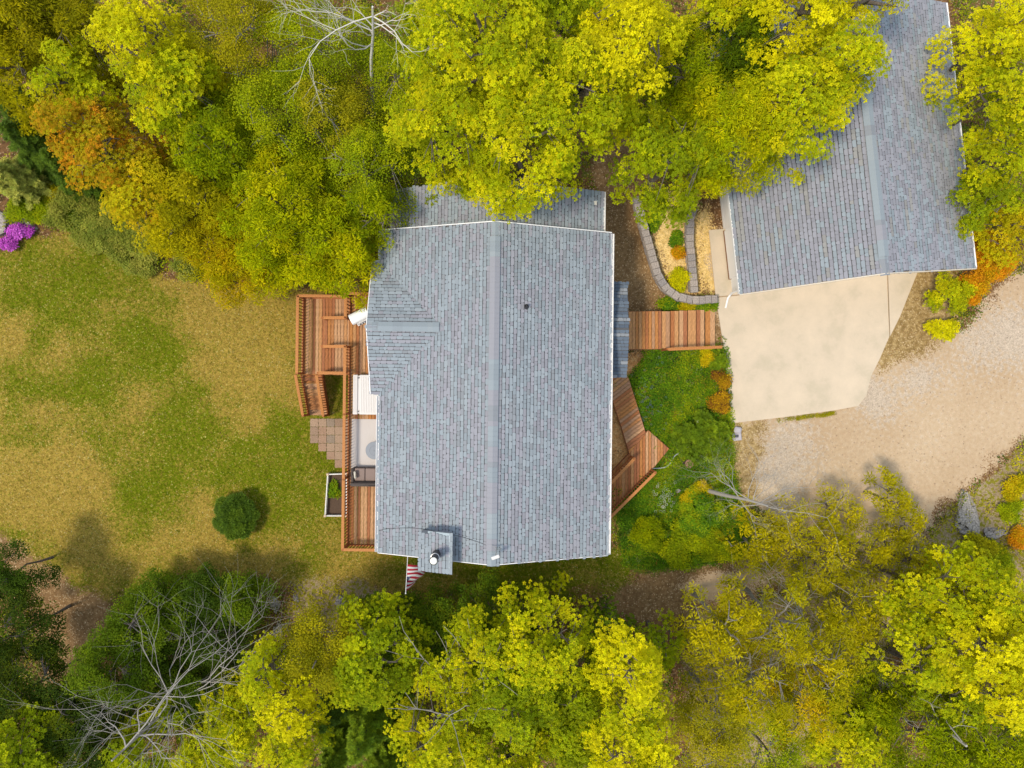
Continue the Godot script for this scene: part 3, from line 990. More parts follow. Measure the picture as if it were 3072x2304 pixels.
# ---------- garden stonework ----------
func stone_wall(label: String, pts: Array, y: float, wide: float) -> void:
	var t := thing("retaining_wall", label, "retaining wall", Vector3.ZERO, 0.0, "curved block walls round the wood chip beds")
	var cv := Curve3D.new()
	for p in pts: cv.add_point(px(p[0], p[1], y))
	cv.bake_interval = 0.05
	var ln := cv.get_baked_length()
	var tones := []
	var nt := noise_tex(128, 0.05, 0.7, 1.0, 12)
	for i in 4: tones.append(textured("wallstone%d" % i, [Color(0.40, 0.35, 0.32), Color(0.44, 0.385, 0.345), Color(0.36, 0.325, 0.31), Color(0.48, 0.41, 0.36)][i], nt, Vector3.ONE * 2.0, 0.95))
	var meshes := []
	for i in 4: meshes.append(soft_box(Vector3(wide, 0.17, [0.27, 0.31, 0.35, 0.29][i]), 0.022).commit())
	for layer in 3:
		var s := 0.1 + 0.13 * (layer % 2)
		while s < ln - 0.12:
			var k := rng.randi() % 4
			var l: float = [0.27, 0.31, 0.35, 0.29][k]
			var p := cv.sample_baked(s + l / 2)
			var q := cv.sample_baked(minf(s + l / 2 + 0.06, ln))
			var r := cv.sample_baked(maxf(s + l / 2 - 0.06, 0.0))
			var z := (q - r).normalized()
			var x := Vector3.UP.cross(z)
			var off := x * rng.randf_range(-0.015, 0.015) + Vector3.UP * (rng.randf_range(-0.008, 0.008) - layer * 0.175 - 0.085)
			put("stone", meshes[k], tones[rng.randi() % 4], t, Transform3D(Basis(x, Vector3.UP, z).rotated(Vector3.UP, rng.randf_range(-0.03, 0.03)), p + off))
			s += l + 0.008

func build_stonework() -> void:
	rng.seed = 505
	stone_wall("long curved grey block wall beside the brown soil path", [[1908, 583], [1922, 640], [1940, 705], [1956, 765], [1973, 822], [2000, 865], [2035, 890], [2075, 900], [2110, 899], [2145, 897]], 1.12, 0.36)
	stone_wall("short grey block wall between the two wood chip beds", [[2085, 618], [2072, 655], [2070, 710], [2075, 770], [2080, 825], [2084, 878]], 1.05, 0.36)
	# interlocking pavers at the foot of the stair
	var root := Node3D.new()
	root.name = "paver_patio"
	add_child(root)
	tag(root, "stepped patch of pinkish tan pavers at the foot of the deck stair", "paver patio", "", "structure")
	var nt := noise_tex(128, 0.06, 0.75, 1.0, 15)
	var pm := []
	for c in [Color(0.42, 0.27, 0.18), Color(0.37, 0.25, 0.17), Color(0.45, 0.31, 0.21), Color(0.34, 0.26, 0.19)]:
		pm.append(textured("paver%d" % pm.size(), c, nt, Vector3.ONE * 2.5, 0.95))
	var meshes := []
	for k in 3:
		var poly := PackedVector2Array()
		var hw := 0.188
		for side in 4:
			for i in 6:
				var f := -hw + 2 * hw * i / 6.0
				var wv := 0.012 * sin(i * 2.1 + k + side)
				var v := Vector2(f, -hw + wv)
				poly.append(v.rotated(side * PI / 2))
		meshes.append(slab(poly, 0.03, 0.06).commit())
	for r in 6:
		var first: int = [0, 0, 0, 1, 2, 3][r]
		for c in range(first, 5):
			var p := gpx(943.0 + c * 24.6, 1268.0 + r * 24.6)
			put("paver", meshes[rng.randi() % 3], pm[rng.randi() % 4], root, Transform3D(Basis(Vector3.UP, rng.randf_range(-0.02, 0.02) + (rng.randi() % 4) * PI / 2), Vector3(p.x, p.y + rng.randf_range(-0.006, 0.006), p.z)))
	# white framed vegetable bed
	var bed := thing("garden_bed", "small white framed garden bed against the deck", "garden bed")
	var w := mat("bed_white", Color(0.72, 0.70, 0.66), 0.7)
	var a := gpx(984, 1423, 0.3)
	var b := gpx(1040, 1421, 0.3)
	var c2 := gpx(1040, 1547, 0.3)
	var e := gpx(976, 1547, 0.3)
	for q in [[a, b], [b, c2], [c2, e], [e, a]]:
		bar("frame_rail", q[0], q[1], 0.045, 0.14, w, bed)
		bar("frame_rail", q[0] - Vector3.UP * 0.2, q[1] - Vector3.UP * 0.2, 0.03, 0.12, w, bed)
	for q in [a, b, c2, e]:
		box("post", q - Vector3.UP * 0.1, Vector3(0.1, 0.42, 0.1), mat("bed_post", Color(0.55, 0.42, 0.30), 0.8), bed)
	var soil := textured("bed_soil", Color(0.16, 0.10, 0.065), noise_tex(256, 0.12, 0.2, 1.3, 19), Vector3.ONE * 1.5)
	part("soil", slab(PackedVector2Array([Vector2(a.x, a.z), Vector2(b.x, b.z), Vector2(c2.x, c2.z), Vector2(e.x, e.z)]), 0.1, 0.08), soil, bed)

# ---------- furniture ----------
func build_furniture() -> void:
	rng.seed = 606
	var wp := mat("white_plastic", Color(0.64, 0.62, 0.61), 0.4)
	var t := thing("gas_grill", "white lidded gas grill turned at an angle on the deck", "grill", Vector3(-6.78, 1.6, -3.02), 0.46)
	var dark := mat("grill_dark", Color(0.03, 0.03, 0.035), 0.5)
	part("cart", soft_box(Vector3(0.66, 0.62, 0.46), 0.02), dark, t, Transform3D(Basis.IDENTITY, Vector3(0.05, 0.42, 0)))
	var lid := new_st()
	var N := 10
	for s in N:
		var a0 := PI * s / N
		var a1 := PI * (s + 1) / N
		var f0 := Vector3(0, pow(sin(a0), 0.6) * 0.24, -cos(a0) * 0.25)
		var f1 := Vector3(0, pow(sin(a1), 0.6) * 0.24, -cos(a1) * 0.25)
		var e := Vector3(0.42, 0, 0)
		quad(lid, f0 - e, f0 + e, f1 + e, f1 - e)
		tri(lid, Vector3(-0.42, 0, 0), f0 - e, f1 - e)
		tri(lid, Vector3(0.42, 0, 0), f1 + e, f0 + e)
	part("lid", lid, mat("lid_white", Color(0.85, 0.86, 0.87), 0.25, 0.1), t, Transform3D(Basis.IDENTITY, Vector3(0, 0.78, 0)))
	var hd := new_st()
	tube(hd, [Vector3(-0.25, 0.86, 0.26), Vector3(-0.25, 0.88, 0.32), Vector3(0.25, 0.88, 0.32), Vector3(0.25, 0.86, 0.26)], [0.014, 0.014, 0.014, 0.014], 8)
	part("handle", hd, mat("steel", Color.WHITE), t)
	part("control_panel", soft_box(Vector3(0.62, 0.12, 0.14), 0.015), wp, t, Transform3D(Basis.from_euler(Vector3(0.5, 0, 0)), Vector3(0.05, 0.72, 0.29)))
	for k in 4:
		var kn := new_st()
		lathe(kn, [Vector2(0.03, 0), Vector2(0.028, 0.03), Vector2(0, 0.03)], 12)
		part("knob", kn, dark, t, Transform3D(Basis.from_euler(Vector3(1.0, 0, 0)), Vector3(-0.12 + k * 0.12, 0.76, 0.34)))
	part("side_shelf", soft_box(Vector3(0.3, 0.04, 0.40), 0.012), dark, t, Transform3D(Basis.IDENTITY, Vector3(0.28, 0.70, 0.42)))
	for xx in [-0.26, 0.34]:
		var wst := new_st()
		tube(wst, [Vector3(xx, 0.07, -0.22), Vector3(xx, 0.07, -0.18)], [0.07, 0.07], 14)
		part("wheel", wst, dark, t)
		box("leg", Vector3(xx, 0.08, 0.18), Vector3(0.04, 0.16, 0.04), dark, t)
	# storage bench
	var b := thing("storage_bench", "white ribbed plastic storage bench against the deck railing", "storage bench", Vector3(-6.50, 1.6, 0.48), TURN)
	part("body", soft_box(Vector3(1.18, 0.5, 1.72), 0.03), wp, b, Transform3D(Basis.IDENTITY, Vector3(0, 0.27, 0)))
	part("lid", soft_box(Vector3(0.98, 0.06, 1.78), 0.025), wp, b, Transform3D(Basis.IDENTITY, Vector3(0.16, 0.56, 0)))
	part("front_rim", soft_box(Vector3(0.22, 0.06, 1.78), 0.025), wp, b, Transform3D(Basis.IDENTITY, Vector3(-0.52, 0.545, 0)))
	for k in 12:
		part("rib", soft_box(Vector3(0.045, 0.02, 1.62), 0.008), wp, b, Transform3D(Basis.IDENTITY, Vector3(-0.25 + k * 0.075, 0.595, 0)))
	for k in 3:
		part("rib", soft_box(Vector3(0.04, 0.02, 1.62), 0.008), wp, b, Transform3D(Basis.IDENTITY, Vector3(-0.58 + k * 0.06, 0.58, 0)))
	for z in [-0.75, 0.75]:
		box("hinge", Vector3(-0.37, 0.585, z), Vector3(0.05, 0.03, 0.05), dark, b)
	# rug, table, loveseat
	var rug := put("outdoor_rug", soft_box(Vector3(1.35, 0.014, 2.24), 0.006).commit(), textured("rug", Color(0.60, 0.56, 0.54), noise_tex(128, 0.2, 0.9, 1.0, 3), Vector3.ONE * 4.0), self, Transform3D(Basis(Vector3.UP, TURN), Vector3(-6.64, 1.609, 2.72)))
	tag(rug, "cream white outdoor rug lying on the deck boards", "rug")
	var tb := thing("round_table", "round slate grey deck table on the white rug", "table", Vector3(-6.17, 1.618, 2.98))
	var top := new_st()
	lathe(top, [Vector2(0.0, 0.48), Vector2(0.385, 0.48), Vector2(0.40, 0.495), Vector2(0.39, 0.515), Vector2(0.22, 0.518), Vector2(0.215, 0.512), Vector2(0.20, 0.512), Vector2(0.195, 0.518), Vector2(0.03, 0.518), Vector2(0.025, 0.505), Vector2(0, 0.505)], 36)
	part("table_top", top, mat("slate", Color(0.20, 0.225, 0.27), 0.45), tb)
	var ped := new_st()
	lathe(ped, [Vector2(0.25, 0.0), Vector2(0.25, 0.02), Vector2(0.05, 0.05), Vector2(0.04, 0.48)], 20)
	part("pedestal", ped, mat("slate_dark", Color(0.1, 0.11, 0.13), 0.5), tb)
	var s := thing("loveseat", "grey wicker loveseat with taupe cushions at the rug's end", "loveseat", Vector3(-6.60, 1.6, 4.12), TURN)
	var wk := textured("wicker", Color(0.15, 0.125, 0.115), noise_tex(128, 0.25, 0.6, 1.1, 9), Vector3.ONE * 6.0)
	var cu := mat("cushion", Color(0.245, 0.185, 0.165), 0.95)
	part("base", soft_box(Vector3(1.2, 0.34, 0.72), 0.04), wk, s, Transform3D(Basis.IDENTITY, Vector3(0, 0.2, 0)))
	part("back", soft_box(Vector3(1.22, 0.5, 0.14), 0.05), wk, s, Transform3D(Basis.from_euler(Vector3(0.2, 0, 0)), Vector3(0, 0.55, 0.34)))
	for xx in [-0.56, 0.56]:
		part("arm", soft_box(Vector3(0.11, 0.26, 0.66), 0.04), wk, s, Transform3D(Basis.IDENTITY, Vector3(xx, 0.45, -0.02)))
	for xx in [-0.245, 0.245]:
		part("seat_cushion", soft_box(Vector3(0.47, 0.12, 0.56), 0.035), cu, s, Transform3D(Basis.IDENTITY, Vector3(xx, 0.42, -0.05)))
	part("pillow", soft_box(Vector3(0.1, 0.30, 0.34), 0.04), mat("pillow", Color(0.55, 0.52, 0.45), 0.95), s, Transform3D(Basis.from_euler(Vector3(0, 0.12, -0.25)), Vector3(-0.43, 0.58, -0.05)))
	# flag on a slanted pole from the gable wall
	var f := thing("flag", "red and white striped flag on slanted white pole at south gable", "flag", Vector3(-4.5, 3.0, 6.65))
	var tip := px(1217, 1780, 3.9) - f.position
	var ps := new_st()
	tube(ps, [Vector3.ZERO, tip], [0.016, 0.014], 8)
	part("pole", ps, mat("white_trim", Color.WHITE), f)
	var bs := new_st()
	lathe(bs, [Vector2(0.0, 0.03), Vector2(0.03, 0.015), Vector2(0.03, -0.015), Vector2(0, -0.03)], 12)
	part("finial", bs, mat("galv", Color.WHITE), f, Transform3D(Basis.IDENTITY, tip))
	var im := Image.create(130, 260, false, Image.FORMAT_RGB8)
	for k in 13:
		im.fill_rect(Rect2i(k * 10, 0, 10, 260), lin(Color(0.42, 0.012, 0.03)) if k % 2 == 0 else lin(Color(0.72, 0.70, 0.70)))
	im.fill_rect(Rect2i(60, 0, 70, 100), lin(Color(0.02, 0.03, 0.11)))
	for r in 7:
		for c in 5:
			im.fill_rect(Rect2i(66 + r * 9, 8 + c * 18 + (r % 2) * 8, 3, 4), Color.WHITE)
	im.generate_mipmaps()
	var fm := StandardMaterial3D.new()
	fm.albedo_texture = ImageTexture.create_from_image(im)
	fm.roughness = 0.9
	fm.cull_mode = BaseMaterial3D.CULL_DISABLED
	fm.backlight_enabled = true
	fm.backlight = Color(0.3, 0.3, 0.3)
	var fs := new_st()
	var grid := []
	for i in 21:
		var r := []
		for j in 17:
			var sx := i / 20.0
			var tt := j / 16.0
			var root := tip * lerpf(0.50, 0.97, sx)
			var fan := lerpf(1.0, 0.42, pow(sx, 1.6))
			r.append([root + Vector3(0.68 * fan * sin(maxf(0.0, tt - 0.40 * smoothstep(0.3, 0.75, sx)) * 1.4), -0.95 * tt * tt - 0.05 * tt + 0.04 * sin(sx * 15.0) * tt, 0.42 * (1.0 - sx) * tt * tt + 0.05 * sin(tt * 7.0 + sx * 5.0) * tt), Vector2(sx, tt)])
		grid.append(r)
	fs.set_smooth_group(0)
	for i in 20:
		for j in 16:
			for q in [grid[i][j], grid[i + 1][j], grid[i + 1][j + 1], grid[i][j], grid[i + 1][j + 1], grid[i][j + 1]]:
				fs.set_uv(q[1])
				fs.add_vertex(q[0])
	fs.generate_normals()
	part("cloth", fs, fm, f)
	# garden hose, globe light, stone ornament
	var hose := new_st()
	var hp := []
	var hr := []
	for k in [[1956, 1405], [1975, 1405], [1995, 1402], [2008, 1394], [2015, 1382], [2024, 1368], [2040, 1356], [2056, 1347], [2068, 1340]]:
		hp.append(gpx(k[0], k[1], 0.16))
		hr.append(0.022)
	tube(hose, hp, hr, 8)
	var ho := part("garden_hose", hose, mat("hose", Color(0.42, 0.44, 0.42), 0.4), self)
	tag(ho, "pale grey garden hose trailing from the boardwalk corner", "garden hose")
	var gl := thing("garden_light", "small white globe light on a stake among the ground cover", "garden light", gpx(2087, 1261, 0.0))
	var g1 := new_st()
	lathe(g1, [Vector2(0, 0.55), Vector2(0.06, 0.53), Vector2(0.085, 0.47), Vector2(0.06, 0.41), Vector2(0.0, 0.39)], 16)
	part("globe", g1, wp, gl)
	var g2 := new_st()
	tube(g2, [Vector3(0, 0, 0), Vector3(0, 0.4, 0)], [0.015, 0.015], 6)
	part("stake", g2, mat("steel", Color.WHITE), gl)
	var so := thing("stone_ornament", "pale grey stone garden ornament beside the concrete corner", "ornament", gpx(2208, 1300, 0.0))
	var sm := mat("ornament", Color(0.42, 0.39, 0.42), 0.9)
	part("base", soft_box(Vector3(0.44, 0.1, 0.36), 0.03), sm, so, Transform3D(Basis(Vector3.UP, 0.1), Vector3(0.02, 0.05, 0.16)))
	part("bowl", soft_box(Vector3(0.34, 0.18, 0.30), 0.06), sm, so, Transform3D(Basis(Vector3.UP, -0.2), Vector3(0.04, 0.13, -0.16)))
	part("cap", soft_box(Vector3(0.2, 0.05, 0.13), 0.02), mat("orn_dark", Color(0.08, 0.08, 0.09), 0.8), so, Transform3D(Basis.IDENTITY, Vector3(-0.02, 0.13, 0.12)))

# ---------- leaves ----------
func blade(st: SurfaceTool, base: Vector3, dir: Vector3, side: Vector3, ln: float, wd: float, droop: float, col: Color) -> void:
	var up := side.cross(dir).normalized()
	if up.y < 0.0: up = -up
	var mid := base + dir * ln * 0.5 + up * droop * 0.2
	var tip := base + dir * ln - up * droop
	var l := mid - side * wd * 0.5 + up * wd * 0.12
	var r := mid + side * wd * 0.5 + up * wd * 0.12
	st.set_color(col)
	tri(st, base, l, tip)
	tri(st, base, tip, r)

func make_leaves() -> void:
	rng.seed = 7
	# broad whorls (maple), small scattered leaves (birch), narrow leaves (willow like), needles, tufts of grass
	for kind in ["maple", "fine", "narrow", "needle", "shrub", "grass"]:
		var list := []
		for variant in 2:
			var st := new_st()
			var n: int = {"maple": 18, "fine": 14, "narrow": 14, "needle": 16, "shrub": 12, "grass": 6}[kind]
			for i in n:
				var a := i * 2.399 + rng.randf() * 0.5
				var g := rng.randf_range(0.78, 1.18)
				var col := Color(g, g * rng.randf_range(0.96, 1.03), g * 0.9)
				var out := Vector3(cos(a), 0, sin(a))
				match kind:
					"maple":
						var hub := Vector3(cos(floorf(i / 6.0) * 2.1), 0.1 * floorf(i / 6.0), sin(floorf(i / 6.0) * 2.1)) * 0.14
						var dir := (out + Vector3.UP * rng.randf_range(-0.2, 0.5)).normalized()
						var side := dir.cross(Vector3.UP).normalized()
						blade(st, hub + out * 0.01, dir, side, rng.randf_range(0.065, 0.10), rng.randf_range(0.045, 0.062), 0.015, col)
					"fine":
						var p := out * sqrt(rng.randf()) * 0.24 + Vector3.UP * rng.randf_range(-0.08, 0.08)
						var d := Vector3(rng.randf_range(-1, 1), rng.randf_range(-0.5, 0.4), rng.randf_range(-1, 1)).normalized()
						blade(st, p, d, d.cross(Vector3.UP).normalized(), rng.randf_range(0.055, 0.085), rng.randf_range(0.04, 0.055), 0.01, col)
					"narrow":
						var p := out * sqrt(rng.randf()) * 0.12 + Vector3.UP * rng.randf_range(-0.04, 0.05)
						var d := (out * 0.9 + Vector3(rng.randf_range(-0.6, 0.6), rng.randf_range(-0.2, 0.5), rng.randf_range(-0.6, 0.6))).normalized()
						blade(st, p, d, d.cross(Vector3.UP).normalized(), rng.randf_range(0.12, 0.19), rng.randf_range(0.03, 0.045), 0.03, col)
					"needle":
						var d := (out * rng.randf_range(0.4, 1.0) + Vector3.UP * rng.randf_range(0.0, 0.8)).normalized()
						blade(st, out * 0.01, d, d.cross(Vector3.UP).normalized(), rng.randf_range(0.10, 0.2), rng.randf_range(0.018, 0.03), 0.0, col)
					"shrub":
						var p := out * sqrt(rng.randf()) * 0.13 + Vector3.UP * rng.randf_range(-0.05, 0.05)
						var d := (out + Vector3(0, rng.randf_range(-0.2, 0.7), 0)).normalized()
						blade(st, p, d, d.cross(Vector3.UP).normalized(), rng.randf_range(0.06, 0.1), rng.randf_range(0.045, 0.06), 0.015, col)
					"grass":
						var d := (out * 0.5 + Vector3.UP).normalized()
						blade(st, out * rng.randf() * 0.04, d, d.cross(out.rotated(Vector3.UP, 1.0)).normalized(), rng.randf_range(0.03, 0.055), 0.009, 0.0, col)
			list.append(st.commit())
		leaf[kind] = list
	for kind in ["leaf", "thick"]:
		var m := StandardMaterial3D.new()
		m.vertex_color_use_as_albedo = true
		m.roughness = 0.6
		m.metallic_specular = 0.25
		m.cull_mode = BaseMaterial3D.CULL_DISABLED
		if kind == "leaf":
			m.backlight_enabled = true
			m.backlight = Color(0.95, 1.0, 0.45)
		leaf_mat[kind] = m

func push(buf: PackedFloat32Array, p: Vector3, n: Vector3, yaw: float, s: float, c: Color) -> void:
	var x := n.cross(Vector3(0.3, 0.1, 0.95)).normalized()
	var z := x.cross(n)
	var a := (x * cos(yaw) + z * sin(yaw)) * s
	var b := (z * cos(yaw) - x * sin(yaw)) * s
	var m := n * s
	buf.append_array(PackedFloat32Array([a.x, m.x, b.x, p.x, a.y, m.y, b.y, p.y, a.z, m.z, b.z, p.z, c.r, c.g, c.b, 1.0]))

func foliage(called: String, buf: PackedFloat32Array, kind: String, parent: Node, mt := "leaf", variant := 0) -> MultiMeshInstance3D:
	var mm := MultiMesh.new()
	mm.transform_format = MultiMesh.TRANSFORM_3D
	mm.use_colors = true
	mm.mesh = leaf[kind][variant]
	mm.instance_count = buf.size() / 16
	mm.buffer = buf
	var o := MultiMeshInstance3D.new()
	o.name = called if parent != self else numbered(called)
	o.multimesh = mm
	o.material_override = leaf_mat[mt]
	parent.add_child(o, true)
	return o

const PAL := {
	"lime": [Color(0.579, 0.593, 0.005), Color(0.386, 0.451, 0.005), Color(0.772, 0.691, 0.007)],
	"green_lime": [Color(0.388, 0.459, 0.005), Color(0.267, 0.347, 0.006), Color(0.572, 0.582, 0.005)],
	"yellow": [Color(0.800, 0.720, 0.005), Color(0.637, 0.637, 0.005), Color(0.800, 0.720, 0.007)],
	"gold": [Color(0.637, 0.549, 0.006), Color(0.531, 0.478, 0.005), Color(0.743, 0.531, 0.009)],
	"orange": [Color(0.800, 0.398, 0.009), Color(0.654, 0.478, 0.007), Color(0.800, 0.336, 0.013)],
	"olive": [Color(0.442, 0.405, 0.009), Color(0.324, 0.317, 0.009), Color(0.584, 0.495, 0.009)],
	"olive_yellow": [Color(0.593, 0.526, 0.009), Color(0.440, 0.411, 0.009), Color(0.726, 0.611, 0.009)],
	"green": [Color(0.144, 0.228, 0.007), Color(0.099, 0.168, 0.007), Color(0.228, 0.304, 0.007)],
	"dark": [Color(0.079, 0.142, 0.009), Color(0.056, 0.106, 0.009), Color(0.124, 0.195, 0.011)],
	"grey": [Color(0.372, 0.396, 0.061), Color(0.265, 0.323, 0.048), Color(0.531, 0.496, 0.095)],
	"bed": [Color(0.212, 0.386, 0.013), Color(0.106, 0.244, 0.013), Color(0.467, 0.508, 0.011)],
	"magenta": [Color(0.50, 0.075, 0.52), Color(0.38, 0.05, 0.40), Color(0.62, 0.16, 0.64)],
	"wine": [Color(0.55, 0.30, 0.012), Color(0.16, 0.05, 0.025), Color(0.70, 0.46, 0.012)],
	"fresh": [Color(0.16, 0.25, 0.010), Color(0.09, 0.17, 0.010), Color(0.30, 0.34, 0.010)],
	"deep": [Color(0.075, 0.125, 0.008), Color(0.045, 0.085, 0.008), Color(0.17, 0.21, 0.008)],
	"amber": [Color(0.60, 0.43, 0.010), Color(0.50, 0.45, 0.009), Color(0.72, 0.34, 0.014)],
}

func pick(pal: Array, mid: float) -> Color:
	var r := clampf(mid + rng.randf_range(-0.45, 0.45), 0.0, 1.0)
	var c: Color = pal[1].lerp(pal[0], r * 2.0) if r < 0.5 else pal[0].lerp(pal[2], r * 2.0 - 1.0)
	var g := rng.randf_range(0.68, 1.28)
	return Color(c.r * g, c.g * g, c.b * g)

# a leafy clump: sprays through a flattened ball, thicker towards its top
func clump(buf: PackedFloat32Array, c: Vector3, r: float, n: int, size: float, pal: Array, flat := 0.6) -> void:
	var mid := rng.randf_range(0.15, 0.85)
	for i in n:
		var d := Vector3(rng.randfn(), absf(rng.randfn()) * 0.9 - 0.25, rng.randfn()).normalized()
		var q := d * pow(rng.randf(), 0.4) * r
		q.y *= flat
		var nn := (d * 0.55 + Vector3(rng.randf_range(-0.3, 0.3), 0.75, rng.randf_range(-0.3, 0.3))).normalized()
		push(buf, c + q, nn, rng.randf() * TAU, size * rng.randf_range(0.75, 1.25), pick(pal, mid))

var bark_grey: Material
var bark_pale: Material
var bark_brown: Material

# u, v, r: crown in the photograph; H: height of its top above the ground
func tree(called: String, label: String, group: String, u: float, v: float, r: float, H: float, kind: String, palname: String, o := {}) -> Node3D:
	rng.seed = int(u * 7919 + v * 104729 + r)
	var yc := H * 0.74 + (0.6 if u > 1800 else 0.0)
	var p := px(u, v, yc)
	var R := r * (1.0 if called == "sapling" else 1.12) / FOC * (CAM_H - yc)
	var g := gy(p.x, p.z)
	var lean: Vector3 = o.get("lean", Vector3.ZERO)
	var t := thing(called, label, "tree" if H > 3.2 else "shrub", Vector3(p.x, g, p.z) - lean, 0.0, group)
	var pal: Array = PAL[palname]
	var bark: Material = o.get("bark", bark_grey)
	var yb: float = H * float(o.get("yb", 0.46))
	var dens: float = o.get("dens", 1.0)
	var cr: float = o.get("cr", 0.62) * 0.84
	var size: float = o.get("size", 1.0)
	var nz := FastNoiseLite.new()
	nz.seed = int(u + v * 3)
	nz.frequency = 0.8
	var top := lean + Vector3(0, H * 0.93, 0)
	var tr := (0.030 + 0.014 * H) * (0.6 if kind == "shrub" else 1.0)
	var tst := new_st()
	var tp := [Vector3(0, -0.1, 0)]
	var rr := [tr * 1.35]
	for i in range(1, 6):
		var f := i / 5.0
		tp.append(Vector3(lean.x * f * f + rng.randf_range(-0.12, 0.12), H * 0.93 * f, lean.z * f * f + rng.randf_range(-0.12, 0.12)))
		rr.append(lerpf(tr, 0.02, f))
	tube(tst, tp, rr, 7)
	part("trunk", tst, bark, t)
	var bst := new_st()
	var nl := clampi(int(R * 2.4) + 2, 5, 11)
	var limbs := []
	var shape := func(q: float) -> float:
		return yb + (H - yb) * pow(maxf(0.0, 1.0 - q * q), 0.45)
	for i in nl:
		var a := i * 2.399 + rng.randf_range(-0.3, 0.3)
		var q := rng.randf_range(0.38, 0.82)
		var e := Vector3(cos(a) * R * q, shape.call(q) - 0.5, sin(a) * R * q)
		var f := clampf((e.y - R * q * 0.9) / (H * 0.93), 0.16, 0.8)
		var s := Vector3(lean.x * f * f, H * 0.93 * f, lean.z * f * f)
		e += lean * (e.y / H)
		var m := s.lerp(e, 0.5) + Vector3(rng.randf_range(-0.2, 0.2), R * 0.06, rng.randf_range(-0.2, 0.2))
		tube(bst, [s, m, e], [tr * 0.5, tr * 0.3, 0.012], 5, false)
		limbs.append([s, m, e])
	var buf := PackedFloat32Array()
	var n := int(R * R / (cr * cr) * 3.1 * dens) + 5
	for i in n:
		var a := rng.randf() * TAU
		var q := sqrt((i + 0.5) / n)
		var edge := 1.0 + 0.5 * nz.get_noise_2d(cos(a) * 1.6, sin(a) * 1.6)
		var deep := rng.randf()
		deep = 0.0 if deep < 0.62 else (deep - 0.62) * 2.6
		var c := Vector3(cos(a) * R * q * edge, 0, sin(a) * R * q * edge)
		c.y = lerpf(shape.call(q) - cr * 0.35, yb, deep * 0.55) + rng.randf_range(-1.1, 0.3) * minf(1.0, H * 0.14)
		c.y = maxf(c.y, 0.15)
		c += lean * (c.y / H)
		var k := 0
		var best := 1e9
		for j in nl:
			var d: float = c.distance_squared_to(limbs[j][2])
			if d < best:
				best = d
				k = j
		var s: Vector3 = limbs[k][1].lerp(limbs[k][2], rng.randf_range(0.2, 0.9))
		tube(bst, [s, s.lerp(c, 0.55) + Vector3(0, 0.1, 0), c], [0.022, 0.015, 0.006], 4, false)
		var rc := cr * rng.randf_range(0.75, 1.35)
		clump(buf, c, rc, int(float(o.get("leaves", 62)) * 0.36 * rc * rc / 0.30) + 4, size, pal, float(o.get("flat", 0.6)) * 0.58)
	part("branches", bst, bark, t)
	var fo := foliage("crown", buf, kind, t, "thick" if kind == "needle" else "leaf", rng.randi() % 2)
	fo.set_meta("kind", "stuff")
	return t

# a conifer: tiers of drooping needle boughs
func conifer(label: String, group: String, u: float, v: float, r: float, H: float, palname: String) -> void:
	rng.seed = int(u * 7919 + v * 104729 + r)
	var p := px(u, v, H * 0.5)
	var R := r / FOC * (CAM_H - H * 0.4)
	var t := thing("conifer", label, "tree", Vector3(p.x, gy(p.x, p.z), p.z), 0.0, group)
	var st := new_st()
	tube(st, [Vector3(0, -0.1, 0), Vector3(0, H * 0.97, 0)], [0.05 + 0.012 * H, 0.01], 7)
	part("trunk", st, bark_brown, t)
	var bst := new_st()
	var buf := PackedFloat32Array()
	var pal: Array = PAL[palname]
	var y := H * 0.08
	while y < H * 0.97:
		var rr := R * pow(1.0 - y / H, 0.75)
		var n := int(rr * 5.0) + 4
		for i in n:
			var a := TAU * (i + rng.randf() * 0.8) / n
			var d := Vector3(cos(a), 0, sin(a))
			var ln := rr * rng.randf_range(0.75, 1.1)
			var s := Vector3(0, y, 0)
			var e := s + d * ln + Vector3(0, -0.12 * ln + rng.randf_range(-0.1, 0.1), 0)
			tube(bst, [s, e], [0.02, 0.005], 4, false)
			var m := int(ln * 22.0) + 4
			for k in m:
				var f := sqrt(rng.randf())
				var q := s.lerp(e, f) + Vector3(-d.z, 0, d.x) * rng.randf_range(-0.28, 0.28) * (1.15 - f) * minf(1.0, ln) + Vector3(0, rng.randf_range(-0.03, 0.06), 0)
				push(buf, q, (Vector3.UP + d * 0.5).normalized(), rng.randf() * TAU, rng.randf_range(0.7, 1.15), pick(pal, 0.5))
		y += maxf(0.2, H * 0.055)
	part("branches", bst, bark_brown, t)
	foliage("crown", buf, "needle", t, "thick", rng.randi() % 2).set_meta("kind", "stuff")

